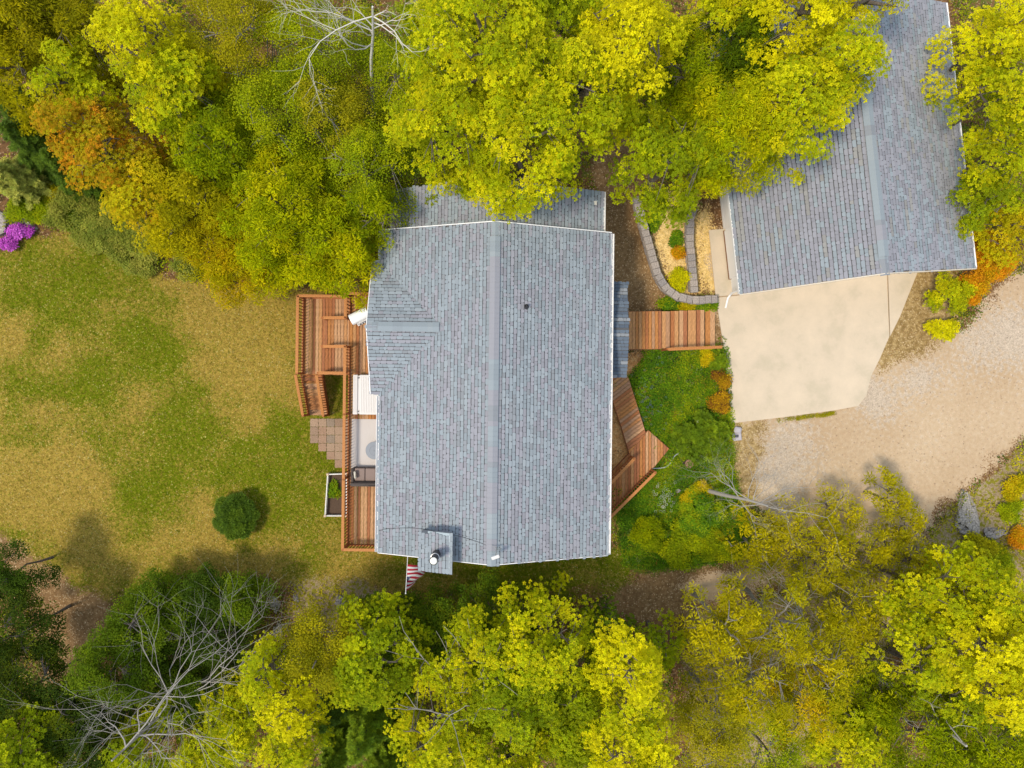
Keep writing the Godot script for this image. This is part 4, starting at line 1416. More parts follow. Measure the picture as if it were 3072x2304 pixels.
# a low shrub: stems and a mound of leaves
func shrub(called: String, label: String, group: String, u: float, v: float, r: float, h: float, kind: String, palname: String, rv := 0.0, dens := 1.0) -> void:
	rng.seed = int(u * 7919 + v * 104729 + r)
	var p := gpx(u, v, h * 0.6)
	var rx := r / FOC * (CAM_H - h)
	var rz := rx if rv == 0.0 else rv / FOC * (CAM_H - h)
	var t := thing(called, label, "shrub", Vector3(p.x, gy(p.x, p.z), p.z), 0.0, group)
	var st := new_st()
	var buf := PackedFloat32Array()
	var pal: Array = PAL[palname]
	var area := rx * rz
	var n := int(area * 9.0 * dens) + 7
	var nz := FastNoiseLite.new()
	nz.seed = int(u * 3 + v)
	for i in n:
		var a := rng.randf() * TAU
		var q := sqrt((i + 0.5) / n) * 0.92
		var e := 1.0 + 0.3 * nz.get_noise_2d(cos(a) * 90.0, sin(a) * 90.0)
		var c := Vector3(cos(a) * rx * q * e, h * (0.35 + 0.6 * sqrt(maxf(0.0, 1.0 - q * q))) * rng.randf_range(0.75, 1.0), sin(a) * rz * q * e)
		tube(st, [Vector3(c.x * 0.15, -0.03, c.z * 0.15), Vector3(c.x * 0.6, c.y * 0.6, c.z * 0.6), c], [0.018, 0.012, 0.004], 4, false)
		var cr := clampf(0.28 * sqrt(area) + 0.06, 0.12, 0.34)
		clump(buf, c, cr, int(30.0 * cr / 0.3 * dens) + 6, 0.8 if kind != "shrub" else 1.0, pal, 0.75)
	part("stems", st, bark_brown, t)
	var fo := foliage("leaves", buf, kind, t, "thick" if kind == "needle" or palname == "magenta" else "leaf", rng.randi() % 2)
	fo.set_meta("kind", "stuff")

# bare branches by repeated forking
func fork(st: SurfaceTool, a: Vector3, d: Vector3, ln: float, r: float, depth: int, spread: float, rise: float) -> void:
	var pts := [a]
	var rad := [r]
	var p := a
	var dd := d
	var segs := 4 if depth > 1 else 3
	var heads := []
	for i in segs:
		dd = (dd + Vector3(rng.randf_range(-1, 1), rng.randf_range(-0.6, 0.6) + rise, rng.randf_range(-1, 1)) * 0.34).normalized()
		p += dd * ln / segs
		pts.append(p)
		rad.append(lerpf(r, r * 0.45, (i + 1.0) / segs))
		heads.append([p, dd, rad[-1]])
	tube(st, pts, rad, 5 if depth > 1 else 3, false)
	if depth <= 0: return
	var kids := 5
	for k in kids:
		var hd: Array = heads[mini(segs - 1, 1 + k % segs)] if k > 0 else heads[segs - 1]
		var side := Vector3(rng.randf_range(-1, 1), rng.randf_range(-0.4, 0.5), rng.randf_range(-1, 1)).normalized()
		var nd: Vector3 = (hd[1] + side * spread).normalized()
		fork(st, hd[0], nd, ln * rng.randf_range(0.42, 0.75), hd[2] * 0.72, depth - 1, spread, rise)

func bare_tree(label: String, base: Vector3, trunk: Array, radius: float, limbs: Array, m: Material, depth := 2) -> void:
	var t := thing("bare_tree", label, "tree", base)
	var st := new_st()
	var rad := []
	for i in trunk.size(): rad.append(lerpf(radius, radius * 0.3, i / (trunk.size() - 1.0)))
	tube(st, trunk, rad, 8)
	part("trunk", st, m, t)
	var bs := new_st()
	for l in limbs:
		# l: point on the trunk (index fraction), end point, radius
		var f: float = l[0] * (trunk.size() - 1)
		var i := mini(int(f), trunk.size() - 2)
		var s: Vector3 = trunk[i].lerp(trunk[i + 1], f - i)
		var d: Vector3 = l[1] - s
		fork(bs, s, d.normalized(), d.length() * 0.8, l[2], depth, 0.85, 0.05)
	part("branches", bs, m, t)

func stuff(o: Node, label: String, category: String) -> void:
	tag(o, label, category, "", "stuff")

func build_trees() -> void:
	var N := "trees of the north wood"
	var S := "trees of the south wood"
	var M := {"leaves": 62}
	var B := {"cr": 0.7, "leaves": 58, "flat": 0.8, "bark": bark_pale}
	var W := {"cr": 0.62, "leaves": 58, "flat": 0.75}
	var A := {"cr": 0.55, "leaves": 26, "dens": 0.42, "size": 1.1, "flat": 0.7, "bark": bark_pale}
	# north-west wood
	tree("leafy_tree", "olive narrow leaved tree in the corner of the wood above lawn", N, 60, 50, 135, 8.5, "narrow", "olive", W)
	tree("leafy_tree", "olive green tree between corner tree and yellow maple", N, 215, 100, 125, 7.5, "narrow", "olive", W)
	tree("leafy_tree", "olive tree behind the dark spruces at the lawn", N, 70, 205, 125, 7.0, "narrow", "olive_yellow", W)
	tree("maple", "lime maple beside the dark spruces", N, 215, 245, 105, 7.5, "maple", "lime", M)
	tree("maple", "tall yellow lime maple standing above the orange maple", N, 445, 165, 135, 10.0, "maple", "yellow", {"leaves": 62, "cr": 0.55})
	tree("maple", "lime maple leaning against the tall yellow maple", N, 520, 280, 130, 9.0, "maple", "lime", M)
	tree("maple", "orange leaved maple at the wood edge over the lawn", N, 265, 405, 105, 7.5, "maple", "amber", {"leaves": 55, "dens": 0.85})
	tree("maple", "orange and gold maple below the first orange maple", N, 330, 480, 125, 7.2, "maple", "amber", {"leaves": 50, "dens": 0.8})
	tree("maple", "golden maple between orange maples and the lawn shrubs", N, 440, 560, 120, 6.6, "maple", "gold", {"leaves": 50, "dens": 0.9})
	tree("leafy_tree", "lime willow leaved tree right behind the golden maple", N, 640, 420, 150, 7.6, "narrow", "green_lime", W)
	tree("leafy_tree", "olive willow leaved tree on the lawn edge", N, 590, 620, 150, 6.6, "narrow", "olive_yellow", W)
	tree("leafy_tree", "golden willow leaved tree hanging over the lawn", N, 700, 730, 120, 5.6, "narrow", "gold", W)
	tree("leafy_tree", "lime willow leaved tree behind the deck corner", N, 850, 620, 165, 7.4, "narrow", "lime", W)
	tree("leafy_tree", "bright lime tree overhanging the upper deck corner", N, 985, 725, 125, 6.8, "narrow", "lime", W)
	tree("leafy_tree", "pale lime tree beside the overhanging bright one", N, 840, 760, 80, 5.4, "narrow", "lime", W)
	tree("leafy_tree", "thin lime tree touching the house roof's lawn side corner", N, 1135, 655, 78, 7.4, "narrow", "green_lime", {"cr": 0.5, "leaves": 42, "dens": 0.8})
	tree("birch", "fine leaved green birch at the top of the wood", N, 720, 110, 150, 8.5, "fine", "olive", B)
	tree("birch", "fine leaved birch under the white bare branches", N, 930, 130, 165, 8.0, "fine", "green_lime", B)
	tree("birch", "fine leaved birch between white trunk and lime maple", N, 1225, 210, 105, 7.8, "fine", "green_lime", B)
	tree("birch", "fine leaved birch at the foot of the white trunk", N, 985, 350, 120, 7.4, "fine", "olive", B)
	tree("birch", "fine leaved birch next to the willow leaved trees", N, 830, 360, 140, 7.6, "fine", "green_lime", B)
	tree("birch", "fine leaved birch behind the house roof corner", N, 1090, 510, 145, 7.2, "fine", "green_lime", B)
	tree("birch", "small fine leaved birch close to the north roof", N, 1220, 480, 80, 6.0, "fine", "green", B)
	tree("birch", "fine leaved dull birch beside the reddish clearing", N, 600, 210, 90, 6.5, "fine", "olive", B)
	conifer("dark spruce at the lawn's wooded corner", "dark spruces by the lawn", 40, 310, 95, 4.8, "dark")
	conifer("dark spruce in the middle of the spruce clump", "dark spruces by the lawn", 110, 430, 125, 4.6, "dark")
	conifer("dark spruce under the orange maple", "dark spruces by the lawn", 215, 500, 100, 4.0, "dark")
	conifer("greyer spruce at the front of the spruce clump", "dark spruces by the lawn", 40, 530, 95, 3.4, "grey")
	# north maples over the house
	tree("maple", "huge lime maple behind the north end of house", N, 1470, 170, 205, 13.0, "maple", "lime", {"leaves": 66, "cr": 0.72})
	tree("maple", "lime maple hanging over the north roof's left half", N, 1350, 400, 140, 11.2, "maple", "lime", {"leaves": 66, "cr": 0.66})
	tree("maple", "lime maple hanging over the north roof ridge", N, 1560, 420, 165, 11.6, "maple", "lime", {"leaves": 66, "cr": 0.7})
	tree("maple", "lime maple beside the brown soil path", N, 1730, 300, 135, 11.2, "maple", "lime", {"leaves": 66, "cr": 0.66})
	tree("maple", "bright yellow maple between house and garage", N, 1875, 130, 150, 12.0, "maple", "yellow", {"leaves": 66, "cr": 0.68})
	tree("maple", "green maple below the huge lime maple", N, 1320, 120, 125, 9.5, "maple", "green_lime", M)
	tree("maple", "lime maple behind the bright yellow maple", N, 1690, 80, 120, 10.5, "maple", "green_lime", M)
	tree("leafy_tree", "thin green tree at the head of the stone wall", N, 2050, 240, 120, 8.2, "narrow", "green_lime", W)
	tree("maple", "green lime maple over the wood chip beds", N, 2020, 470, 135, 8.8, "maple", "green_lime", M)
	tree("leafy_tree", "lime tree leaning to the garage eave", N, 2190, 400, 150, 9.2, "narrow", "lime", W)
	tree("maple", "lime maple reaching across the garage roof", N, 2370, 340, 140, 10.2, "maple", "lime", {"leaves": 62, "cr": 0.6})
	tree("maple", "yellow lime maple bough over the garage ridge", N, 2510, 215, 110, 10.6, "maple", "lime", {"leaves": 62, "cr": 0.55})
	tree("leafy_tree", "dark green tree behind the garage eave", N, 2210, 160, 120, 8.0, "narrow", "green", W)
	tree("maple", "bright yellow maple at the back of garage roof", N, 2400, 40, 125, 11.0, "maple", "yellow", {"leaves": 62, "cr": 0.6})
	tree("maple", "bright yellow maple bough over the garage's back ridge", N, 2610, -10, 95, 11.0, "maple", "yellow", {"leaves": 62, "cr": 0.55})
	tree("maple", "lime maple between the yellow maples behind the garage", N, 2200, 10, 120, 9.5, "maple", "lime", M)
	# east of the garage
	var E := "trees along the far side of the garage"
	tree("maple", "yellow lime maple at the garage's back corner", E, 3000, 110, 95, 8.0, "maple", "yellow", {"leaves": 60, "cr": 0.5})
	tree("maple", "lime maple with boughs over the garage's outer eave", E, 3005, 290, 105, 8.2, "maple", "lime", {"leaves": 60, "cr": 0.5})
	tree("maple", "lime maple between the eave and the pale blossom", E, 3015, 450, 90, 7.0, "maple", "lime", {"leaves": 60, "cr": 0.5})
	tree("maple", "greener maple beside the garage's outer wall", E, 2960, 590, 75, 5.2, "maple", "green_lime", {"leaves": 55, "cr": 0.45})
	tree("maple", "low golden maple above the driveway", E, 3045, 690, 75, 4.4, "maple", "gold", {"leaves": 55, "cr": 0.45})
	shrub("shrub", "orange leaved shrub at the garage's front corner", "shrubs at the driveway bend", 2945, 745, 70, 2.0, "shrub", "orange", 60)
	shrub("shrub", "gold and orange shrub beside the driveway gravel", "shrubs at the driveway bend", 2990, 800, 70, 1.6, "shrub", "orange", 45)
	shrub("shrub", "lime and orange bush at the verge corner", "shrubs at the driveway bend", 2845, 880, 70, 1.8, "maple", "lime", 62, 0.8)
	shrub("shrub", "rusty orange bush behind the lime bush", "shrubs at the driveway bend", 2920, 865, 48, 1.5, "shrub", "orange", 40)
	shrub("shrub", "small lime bush alone on the verge", "shrubs at the driveway bend", 2830, 985, 46, 1.0, "maple", "yellow", 28, 0.8)
	# south-west
	tree("leafy_tree", "dark green tree at the lawn's shaded corner", S, 5, 1730, 65, 4.6, "shrub", "dark", {"cr": 0.5, "leaves": 90})
	tree("leafy_tree", "dark green tree beside the brown gap", S, 25, 1910, 85, 5.6, "shrub", "deep", {"cr": 0.55, "leaves": 90})
	tree("leafy_tree", "dark green tree at the end of the brown gap", S, 60, 2090, 115, 5.6, "shrub", "deep", {"cr": 0.55, "leaves": 90})
	tree("leafy_tree", "mid green tree in the hedge line by the brown gap", S, 215, 2150, 100, 6.0, "shrub", "deep", {"cr": 0.5, "leaves": 90})
	tree("leafy_tree", "mid green tree in the middle of the hedge line", S, 325, 2015, 105, 5.8, "shrub", "green", {"cr": 0.5, "leaves": 90})
	tree("leafy_tree", "mid green tree at the lawn end of the hedge line", S, 415, 1905, 100, 4.8, "shrub", "green", {"cr": 0.5, "leaves": 90})
	tree("leafy_tree", "low green tree on the lawn border", S, 480, 1820, 90, 3.3, "shrub", "green", {"cr": 0.45, "leaves": 90})
	tree("leafy_tree", "low dark green tree on the lawn border", S, 610, 1805, 85, 3.25, "shrub", "dark", {"cr": 0.45, "leaves": 90})
	tree("leafy_tree", "low dark green tree beside the flat grey rock", S, 710, 1805, 70, 3.25, "shrub", "green", {"cr": 0.45, "leaves": 90})
	tree("leafy_tree", "dark understory tree behind the bare tree", S, 480, 1960, 95, 3.4, "shrub", "dark", {"cr": 0.5, "leaves": 80})
	tree("leafy_tree", "dark understory tree beside the bare tree's top", S, 640, 1920, 95, 3.4, "shrub", "dark", {"cr": 0.5, "leaves": 80})
	tree("leafy_tree", "dark understory tree under the bare tree's limbs", S, 560, 2090, 105, 3.4, "shrub", "green", {"cr": 0.5, "leaves": 80})
	tree("maple", "lime tree in the wood's lowest corner", S, 50, 2260, 115, 7.5, "maple", "green_lime", M)
	tree("leafy_tree", "green tree beside the lowest corner tree", S, 240, 2260, 115, 5.6, "shrub", "deep", {"cr": 0.5, "leaves": 90})
	tree("maple", "lime tree below the bare tree", S, 410, 2280, 100, 5.6, "maple", "green_lime", M)
	tree("maple", "yellow maple spire next to the bare tree", S, 800, 2010, 62, 8.0, "maple", "lime", {"leaves": 60, "cr": 0.48})
	tree("maple", "bright yellow maple below the yellow spire", S, 870, 2115, 85, 8.4, "maple", "yellow", {"leaves": 60, "cr": 0.5})
	tree("maple", "low lime maple under the bright yellow maple", S, 700, 2180, 110, 5.6, "maple", "lime", {"leaves": 50, "cr": 0.5, "dens": 0.85})
	tree("maple", "yellow maple at the wood's lower rim", S, 870, 2250, 80, 8.0, "maple", "lime", {"leaves": 60, "cr": 0.5})
	tree("maple", "low lime maple at the lower rim", S, 600, 2280, 80, 5.0, "maple", "lime", {"leaves": 50, "cr": 0.45})
	tree("birch", "smooth olive birch beside the rock slabs", S, 965, 1960, 105, 7.0, "fine", "olive", {"cr": 0.6, "leaves": 90, "flat": 0.9, "bark": bark_pale})
	tree("maple", "green lime maple with open branches in the middle", S, 1120, 1970, 125, 7.0, "maple", "green_lime", M)
	tree("leafy_tree", "low green tree on the south strip below the flag", S, 1180, 1885, 95, 3.6, "shrub", "fresh", {"cr": 0.5, "leaves": 80})
	tree("leafy_tree", "low bright green tree below the chimney", S, 1300, 1885, 95, 3.8, "shrub", "fresh", {"cr": 0.5, "leaves": 80})
	tree("leafy_tree", "low round green tree below the antenna", S, 1500, 1885, 115, 4.2, "shrub", "fresh", {"cr": 0.5, "leaves": 80})
	tree("maple", "lime maple spire in front of the round green tree", S, 1450, 1960, 105, 7.6, "maple", "lime", {"leaves": 55, "cr": 0.5})
	tree("maple", "lime maple reaching toward the south strip", S, 1620, 1920, 120, 7.6, "maple", "lime", {"leaves": 52, "cr": 0.52, "dens": 0.9})
	tree("maple", "broad lime maple in the middle of the south wood", S, 1540, 2100, 140, 7.6, "maple", "green_lime", M)
	tree("maple", "lime maple below the open branches", S, 1310, 2180, 130, 7.6, "maple", "lime", M)
	tree("maple", "green maple between two yellow maples", S, 1720, 2040, 95, 6.6, "maple", "green_lime", M)
	tree("leafy_tree", "green tree on the dirt track's edge", S, 1830, 1935, 72, 4.4, "maple", "green", {"cr": 0.5, "leaves": 50})
	tree("leafy_tree", "sparse green tree beside the dirt track", S, 1985, 1940, 60, 4.2, "maple", "green_lime", {"cr": 0.45, "leaves": 40, "dens": 0.8})
	tree("maple", "yellow maple spire at the dirt track", S, 1890, 1990, 85, 9.0, "maple", "yellow", {"leaves": 58, "cr": 0.48})
	tree("maple", "golden yellow maple below the spire", S, 1920, 2140, 95, 9.0, "maple", "lime", {"leaves": 58, "cr": 0.5})
	tree("maple", "golden yellow maple at the bottom rim", S, 1900, 2265, 110, 9.4, "maple", "yellow", {"leaves": 60, "cr": 0.52})
	tree("maple", "green maple next to the golden ones", S, 1730, 2190, 105, 6.6, "maple", "green_lime", M)
	tree("maple", "lime maple at the bottom rim", S, 1530, 2270, 120, 7.2, "maple", "lime", M)
	conifer("dark green pine below the open branched maple", "pines at the wood's lower rim", 1110, 2160, 115, 7.0, "green")
	conifer("dark green pine at the lowest rim", "pines at the wood's lower rim", 1160, 2280, 110, 6.4, "green")
	conifer("dark pine behind the yellow maple", "pines at the wood's lower rim", 1010, 2110, 80, 5.0, "dark")
	conifer("dark pine below the yellow maple", "pines at the wood's lower rim", 1010, 2260, 85, 5.6, "green")
	# south-east, thin spring growth
	tree("sapling", "olive yellow thin tree at the end of the dirt track", S, 2170, 1880, 115, 6.4, "narrow", "olive_yellow", A)
	tree("sapling", "olive yellow thin tree with forked pale limbs", S, 2330, 1860, 135, 6.6, "narrow", "olive_yellow", A)
	tree("sapling", "olive yellow thin tree below the forked limbs", S, 2260, 2040, 140, 6.6, "narrow", "olive_yellow", A)
	tree("sapling", "olive yellow thin tree beside the grey leaning trunk", S, 2440, 2000, 140, 6.2, "narrow", "olive_yellow", A)
	tree("sapling", "gold thin tree above the brown litter patch", S, 2410, 2130, 120, 6.0, "narrow", "gold", A)
	tree("sapling", "dull green thin tree with bare stems", S, 2150, 2140, 110, 5.6, "fine", "olive", {"cr": 0.6, "leaves": 40, "dens": 0.8, "bark": bark_pale})
	tree("sapling", "dull green thin tree at the bottom rim", S, 2140, 2270, 120, 5.6, "fine", "olive", {"cr": 0.6, "leaves": 46, "dens": 0.9, "bark": bark_pale})
	tree("sapling", "dull green thin tree beside the brown litter patch", S, 2310, 2270, 105, 5.6, "fine", "green_lime", {"cr": 0.6, "leaves": 46, "dens": 0.9, "bark": bark_pale})
	tree("sapling", "sparse olive tree near the upright grey stump", S, 2560, 1840, 115, 4.6, "narrow", "olive_yellow", A)
	tree("sapling", "sparse olive sapling beside the green bed", S, 2270, 1640, 90, 2.6, "narrow", "olive_yellow", A)
	tree("sapling", "sparse olive sapling below the bare leaning tree", S, 2390, 1600, 85, 2.8, "narrow", "olive_yellow", {"cr": 0.42, "leaves": 18, "dens": 0.5})
	tree("sapling", "sparse lime sapling at the driveway edge", S, 2520, 1530, 75, 2.6, "narrow", "olive_yellow", {"cr": 0.36, "leaves": 16, "dens": 0.45})
	tree("sapling", "sparse lime sapling standing out on the driveway sand", S, 2665, 1500, 70, 2.8, "narrow", "olive_yellow", {"cr": 0.36, "leaves": 16, "dens": 0.45})
	tree("sapling", "sparse olive sapling beside the rock outcrop", S, 2730, 1560, 60, 2.6, "narrow", "olive_yellow", {"cr": 0.36, "leaves": 16, "dens": 0.45})
	tree("sapling", "sparse olive sapling in the scrub", S, 2460, 1690, 100, 3.0, "narrow", "olive_yellow", {"cr": 0.42, "leaves": 18, "dens": 0.5})
	tree("sapling", "sparse olive sapling below the driveway", S, 2620, 1640, 90, 3.0, "narrow", "olive_yellow", {"cr": 0.42, "leaves": 18, "dens": 0.5})
	tree("sapling", "sparse olive sapling under the rock outcrop", S, 2760, 1700, 95, 3.2, "narrow", "olive_yellow", {"cr": 0.45, "leaves": 30, "dens": 0.7})
	tree("maple", "lime maple below the rock outcrop", S, 2830, 1800, 110, 7.0, "maple", "lime", {"leaves": 48, "cr": 0.45, "dens": 0.8})
	tree("maple", "lime maple beside the rusty litter", S, 2950, 1770, 95, 7.4, "maple", "lime", {"leaves": 48, "cr": 0.45, "dens": 0.85})
	tree("maple", "yellow maple in the driveway side wood", S, 2940, 1920, 125, 8.6, "maple", "yellow", {"leaves": 55, "cr": 0.48, "dens": 0.9})
	tree("maple", "lime maple over the leaning grey trunk", S, 2770, 1950, 105, 7.4, "maple", "lime", {"leaves": 48, "cr": 0.46, "dens": 0.85})
	tree("maple", "yellow maple at the wood's outer rim", S, 3050, 1860, 80, 8.4, "maple", "yellow", {"leaves": 55, "cr": 0.48})
	tree("maple", "golden maple at the wood's outer rim", S, 3030, 2070, 110, 8.8, "maple", "yellow", {"leaves": 55, "cr": 0.48})
	tree("maple", "green lime maple under the yellow ones", S, 2850, 2080, 90, 6.4, "maple", "green_lime", {"leaves": 50, "cr": 0.48})
	tree("maple", "lime maple beside the brown litter patch", S, 2560, 2210, 105, 5.4, "maple", "lime", {"leaves": 46, "cr": 0.42, "dens": 0.9})
	tree("leafy_tree", "green tree beside the leaning grey trunk", S, 2630, 2120, 80, 4.6, "narrow", "green_lime", W)
	tree("leafy_tree", "olive green tree at the low outer corner", S, 2800, 2230, 130, 6.0, "narrow", "green_lime", {"cr": 0.6, "leaves": 44, "dens": 0.9, "flat": 0.7})
	tree("leafy_tree", "olive green tree in the very corner of wood", S, 2980, 2240, 130, 6.4, "narrow", "green_lime", {"cr": 0.6, "leaves": 46, "dens": 0.9, "flat": 0.7})

func build_bare() -> void:
	var white := mat("birch_white", Color(0.60, 0.57, 0.52), 0.8)
	var grey := textured("dead_grey", Color(0.56, 0.52, 0.47), noise_tex(128, 0.08, 0.6, 1.0, 41), Vector3.ONE * 3.0)
	rng.seed = 11
	var b := gpx(1118, 415)
	var tr := []
	for f in [0.0, 0.2, 0.4, 0.6, 0.8, 1.0]:
		tr.append(px(1118 - 2 * f + 4 * sin(f * 9.0), 415 - 395 * f, f * 11.2) - b)
	var L := []
	for e in [[830, 120], [900, 80], [1010, 90], [960, 190], [1060, 150], [1210, 110], [1290, 170], [1250, 60], [1160, 20], [1020, 10], [1090, -30]]:
		var p := px(e[0], e[1], 10.6) - b
		L.append([rng.randf_range(0.7, 0.98), p, 0.024])
	bare_tree("tall white barked birch with bare spreading branches in the north wood", b, tr, 0.10, L, white, 2)
	rng.seed = 12
	b = gpx(592, 2040)
	var h := 7.0
	tr = [Vector3(0, 0, 0), Vector3(0.05, h * 0.3, 0), Vector3(-0.1, h * 0.6, 0.1), Vector3(-0.15, h, 0.15)]
	L = []
	for e in [[380, 2120, 6.0], [400, 2180, 7.0], [390, 2240, 7.2], [470, 2270, 6.5], [540, 2260, 5.5], [470, 1990, 4.5], [530, 1960, 4.5], [600, 1900, 4.0], [660, 1840, 3.8], [740, 1830, 4.2], [760, 1910, 4.0], [720, 1990, 4.5], [660, 2110, 5.5], [560, 1880, 3.5], [620, 2150, 6.0], [440, 2060, 6.0], [690, 1870, 4.5], [500, 2150, 7.5]]:
		L.append([rng.randf_range(0.3, 0.95), px(e[0], e[1], e[2]) - b, 0.036])
	bare_tree("dead grey tree with bare tangled branches in the hedge line", b, tr, 0.11, L, grey, 2)
	rng.seed = 13
	b = gpx(2106, 1468)
	var c := px(2245, 1500, 3.4) - b
	tr = [Vector3(0, -0.1, 0), c * 0.5 + Vector3(0, 0.3, 0), c, c + Vector3(0.5, 0.9, 0.1)]
	L = []
	for e in [[2190, 1370, 3.2], [2245, 1350, 3.6], [2110, 1390, 3.0], [2320, 1420, 4.0], [2400, 1480, 4.0], [2360, 1540, 3.8], [2300, 1400, 4.4], [2450, 1440, 3.2], [2200, 1560, 3.0], [2300, 1560, 3.6], [2160, 1420, 2.6], [2500, 1500, 2.8]]:
		L.append([rng.randf_range(0.5, 0.95), px(e[0], e[1], e[2]) - b, 0.02])
	bare_tree("leaning grey tree with bare twiggy crown over the driveway", b, tr, 0.11, L, grey, 3)
	rng.seed = 14
	b = gpx(2640, 2030)
	tr = [Vector3(0, -0.1, 0), Vector3(0.1, 2, 0.1), Vector3(0.0, 4, 0.0), Vector3(0.1, 6.2, 0.1)]
	L = []
	for e in [[2700, 1980, 4.0], [2730, 2060, 5.0], [2860, 2110, 6.0], [2760, 2240, 6.0], [2700, 2160, 4.5], [2900, 2200, 7.0]]:
		L.append([rng.randf_range(0.5, 0.98), px(e[0], e[1], e[2]) - b, 0.03])
	bare_tree("grey upright trunk with few bare twigs in driveway side wood", b, tr, 0.16, L, grey, 1)
	rng.seed = 15
	b = gpx(1390, 2020)
	tr = [Vector3(0, -0.1, 0), Vector3(0, 2, 0), Vector3(0.0, 4.4, 0.0), Vector3(0, 5.2, 0)]
	L = []
	for e in [[1280, 1960, 5.6], [1320, 1930, 6.0], [1390, 1890, 6.0], [1450, 2000, 6.2], [1270, 2070, 6.4], [1470, 2040, 6.4], [1340, 1990, 6.6], [1420, 1940, 6.4]]:
		L.append([rng.randf_range(0.55, 0.95), px(e[0], e[1], e[2]) - b, 0.05])
	bare_tree("pale branched bare tree in the open middle of south wood", b, tr, 0.13, L, grey, 1)
	rng.seed = 16
	b = gpx(2360, 1840)
	tr = [Vector3(0, -0.1, 0), Vector3(-0.1, 1.5, 0), Vector3(-0.2, 3.2, -0.1), Vector3(-0.15, 4.2, -0.2)]
	L = []
	for e in [[2390, 1790, 4.6], [2370, 1730, 4.2], [2250, 1840, 4.6], [2290, 1950, 5.0], [2450, 1930, 4.6], [2470, 1860, 4.0], [2380, 2000, 5.0], [2240, 1780, 4.0]]:
		L.append([rng.randf_range(0.5, 0.95), px(e[0], e[1], e[2]) - b, 0.035])
	bare_tree("forked pale bare tree among the olive saplings", b, tr, 0.10, L, grey, 2)

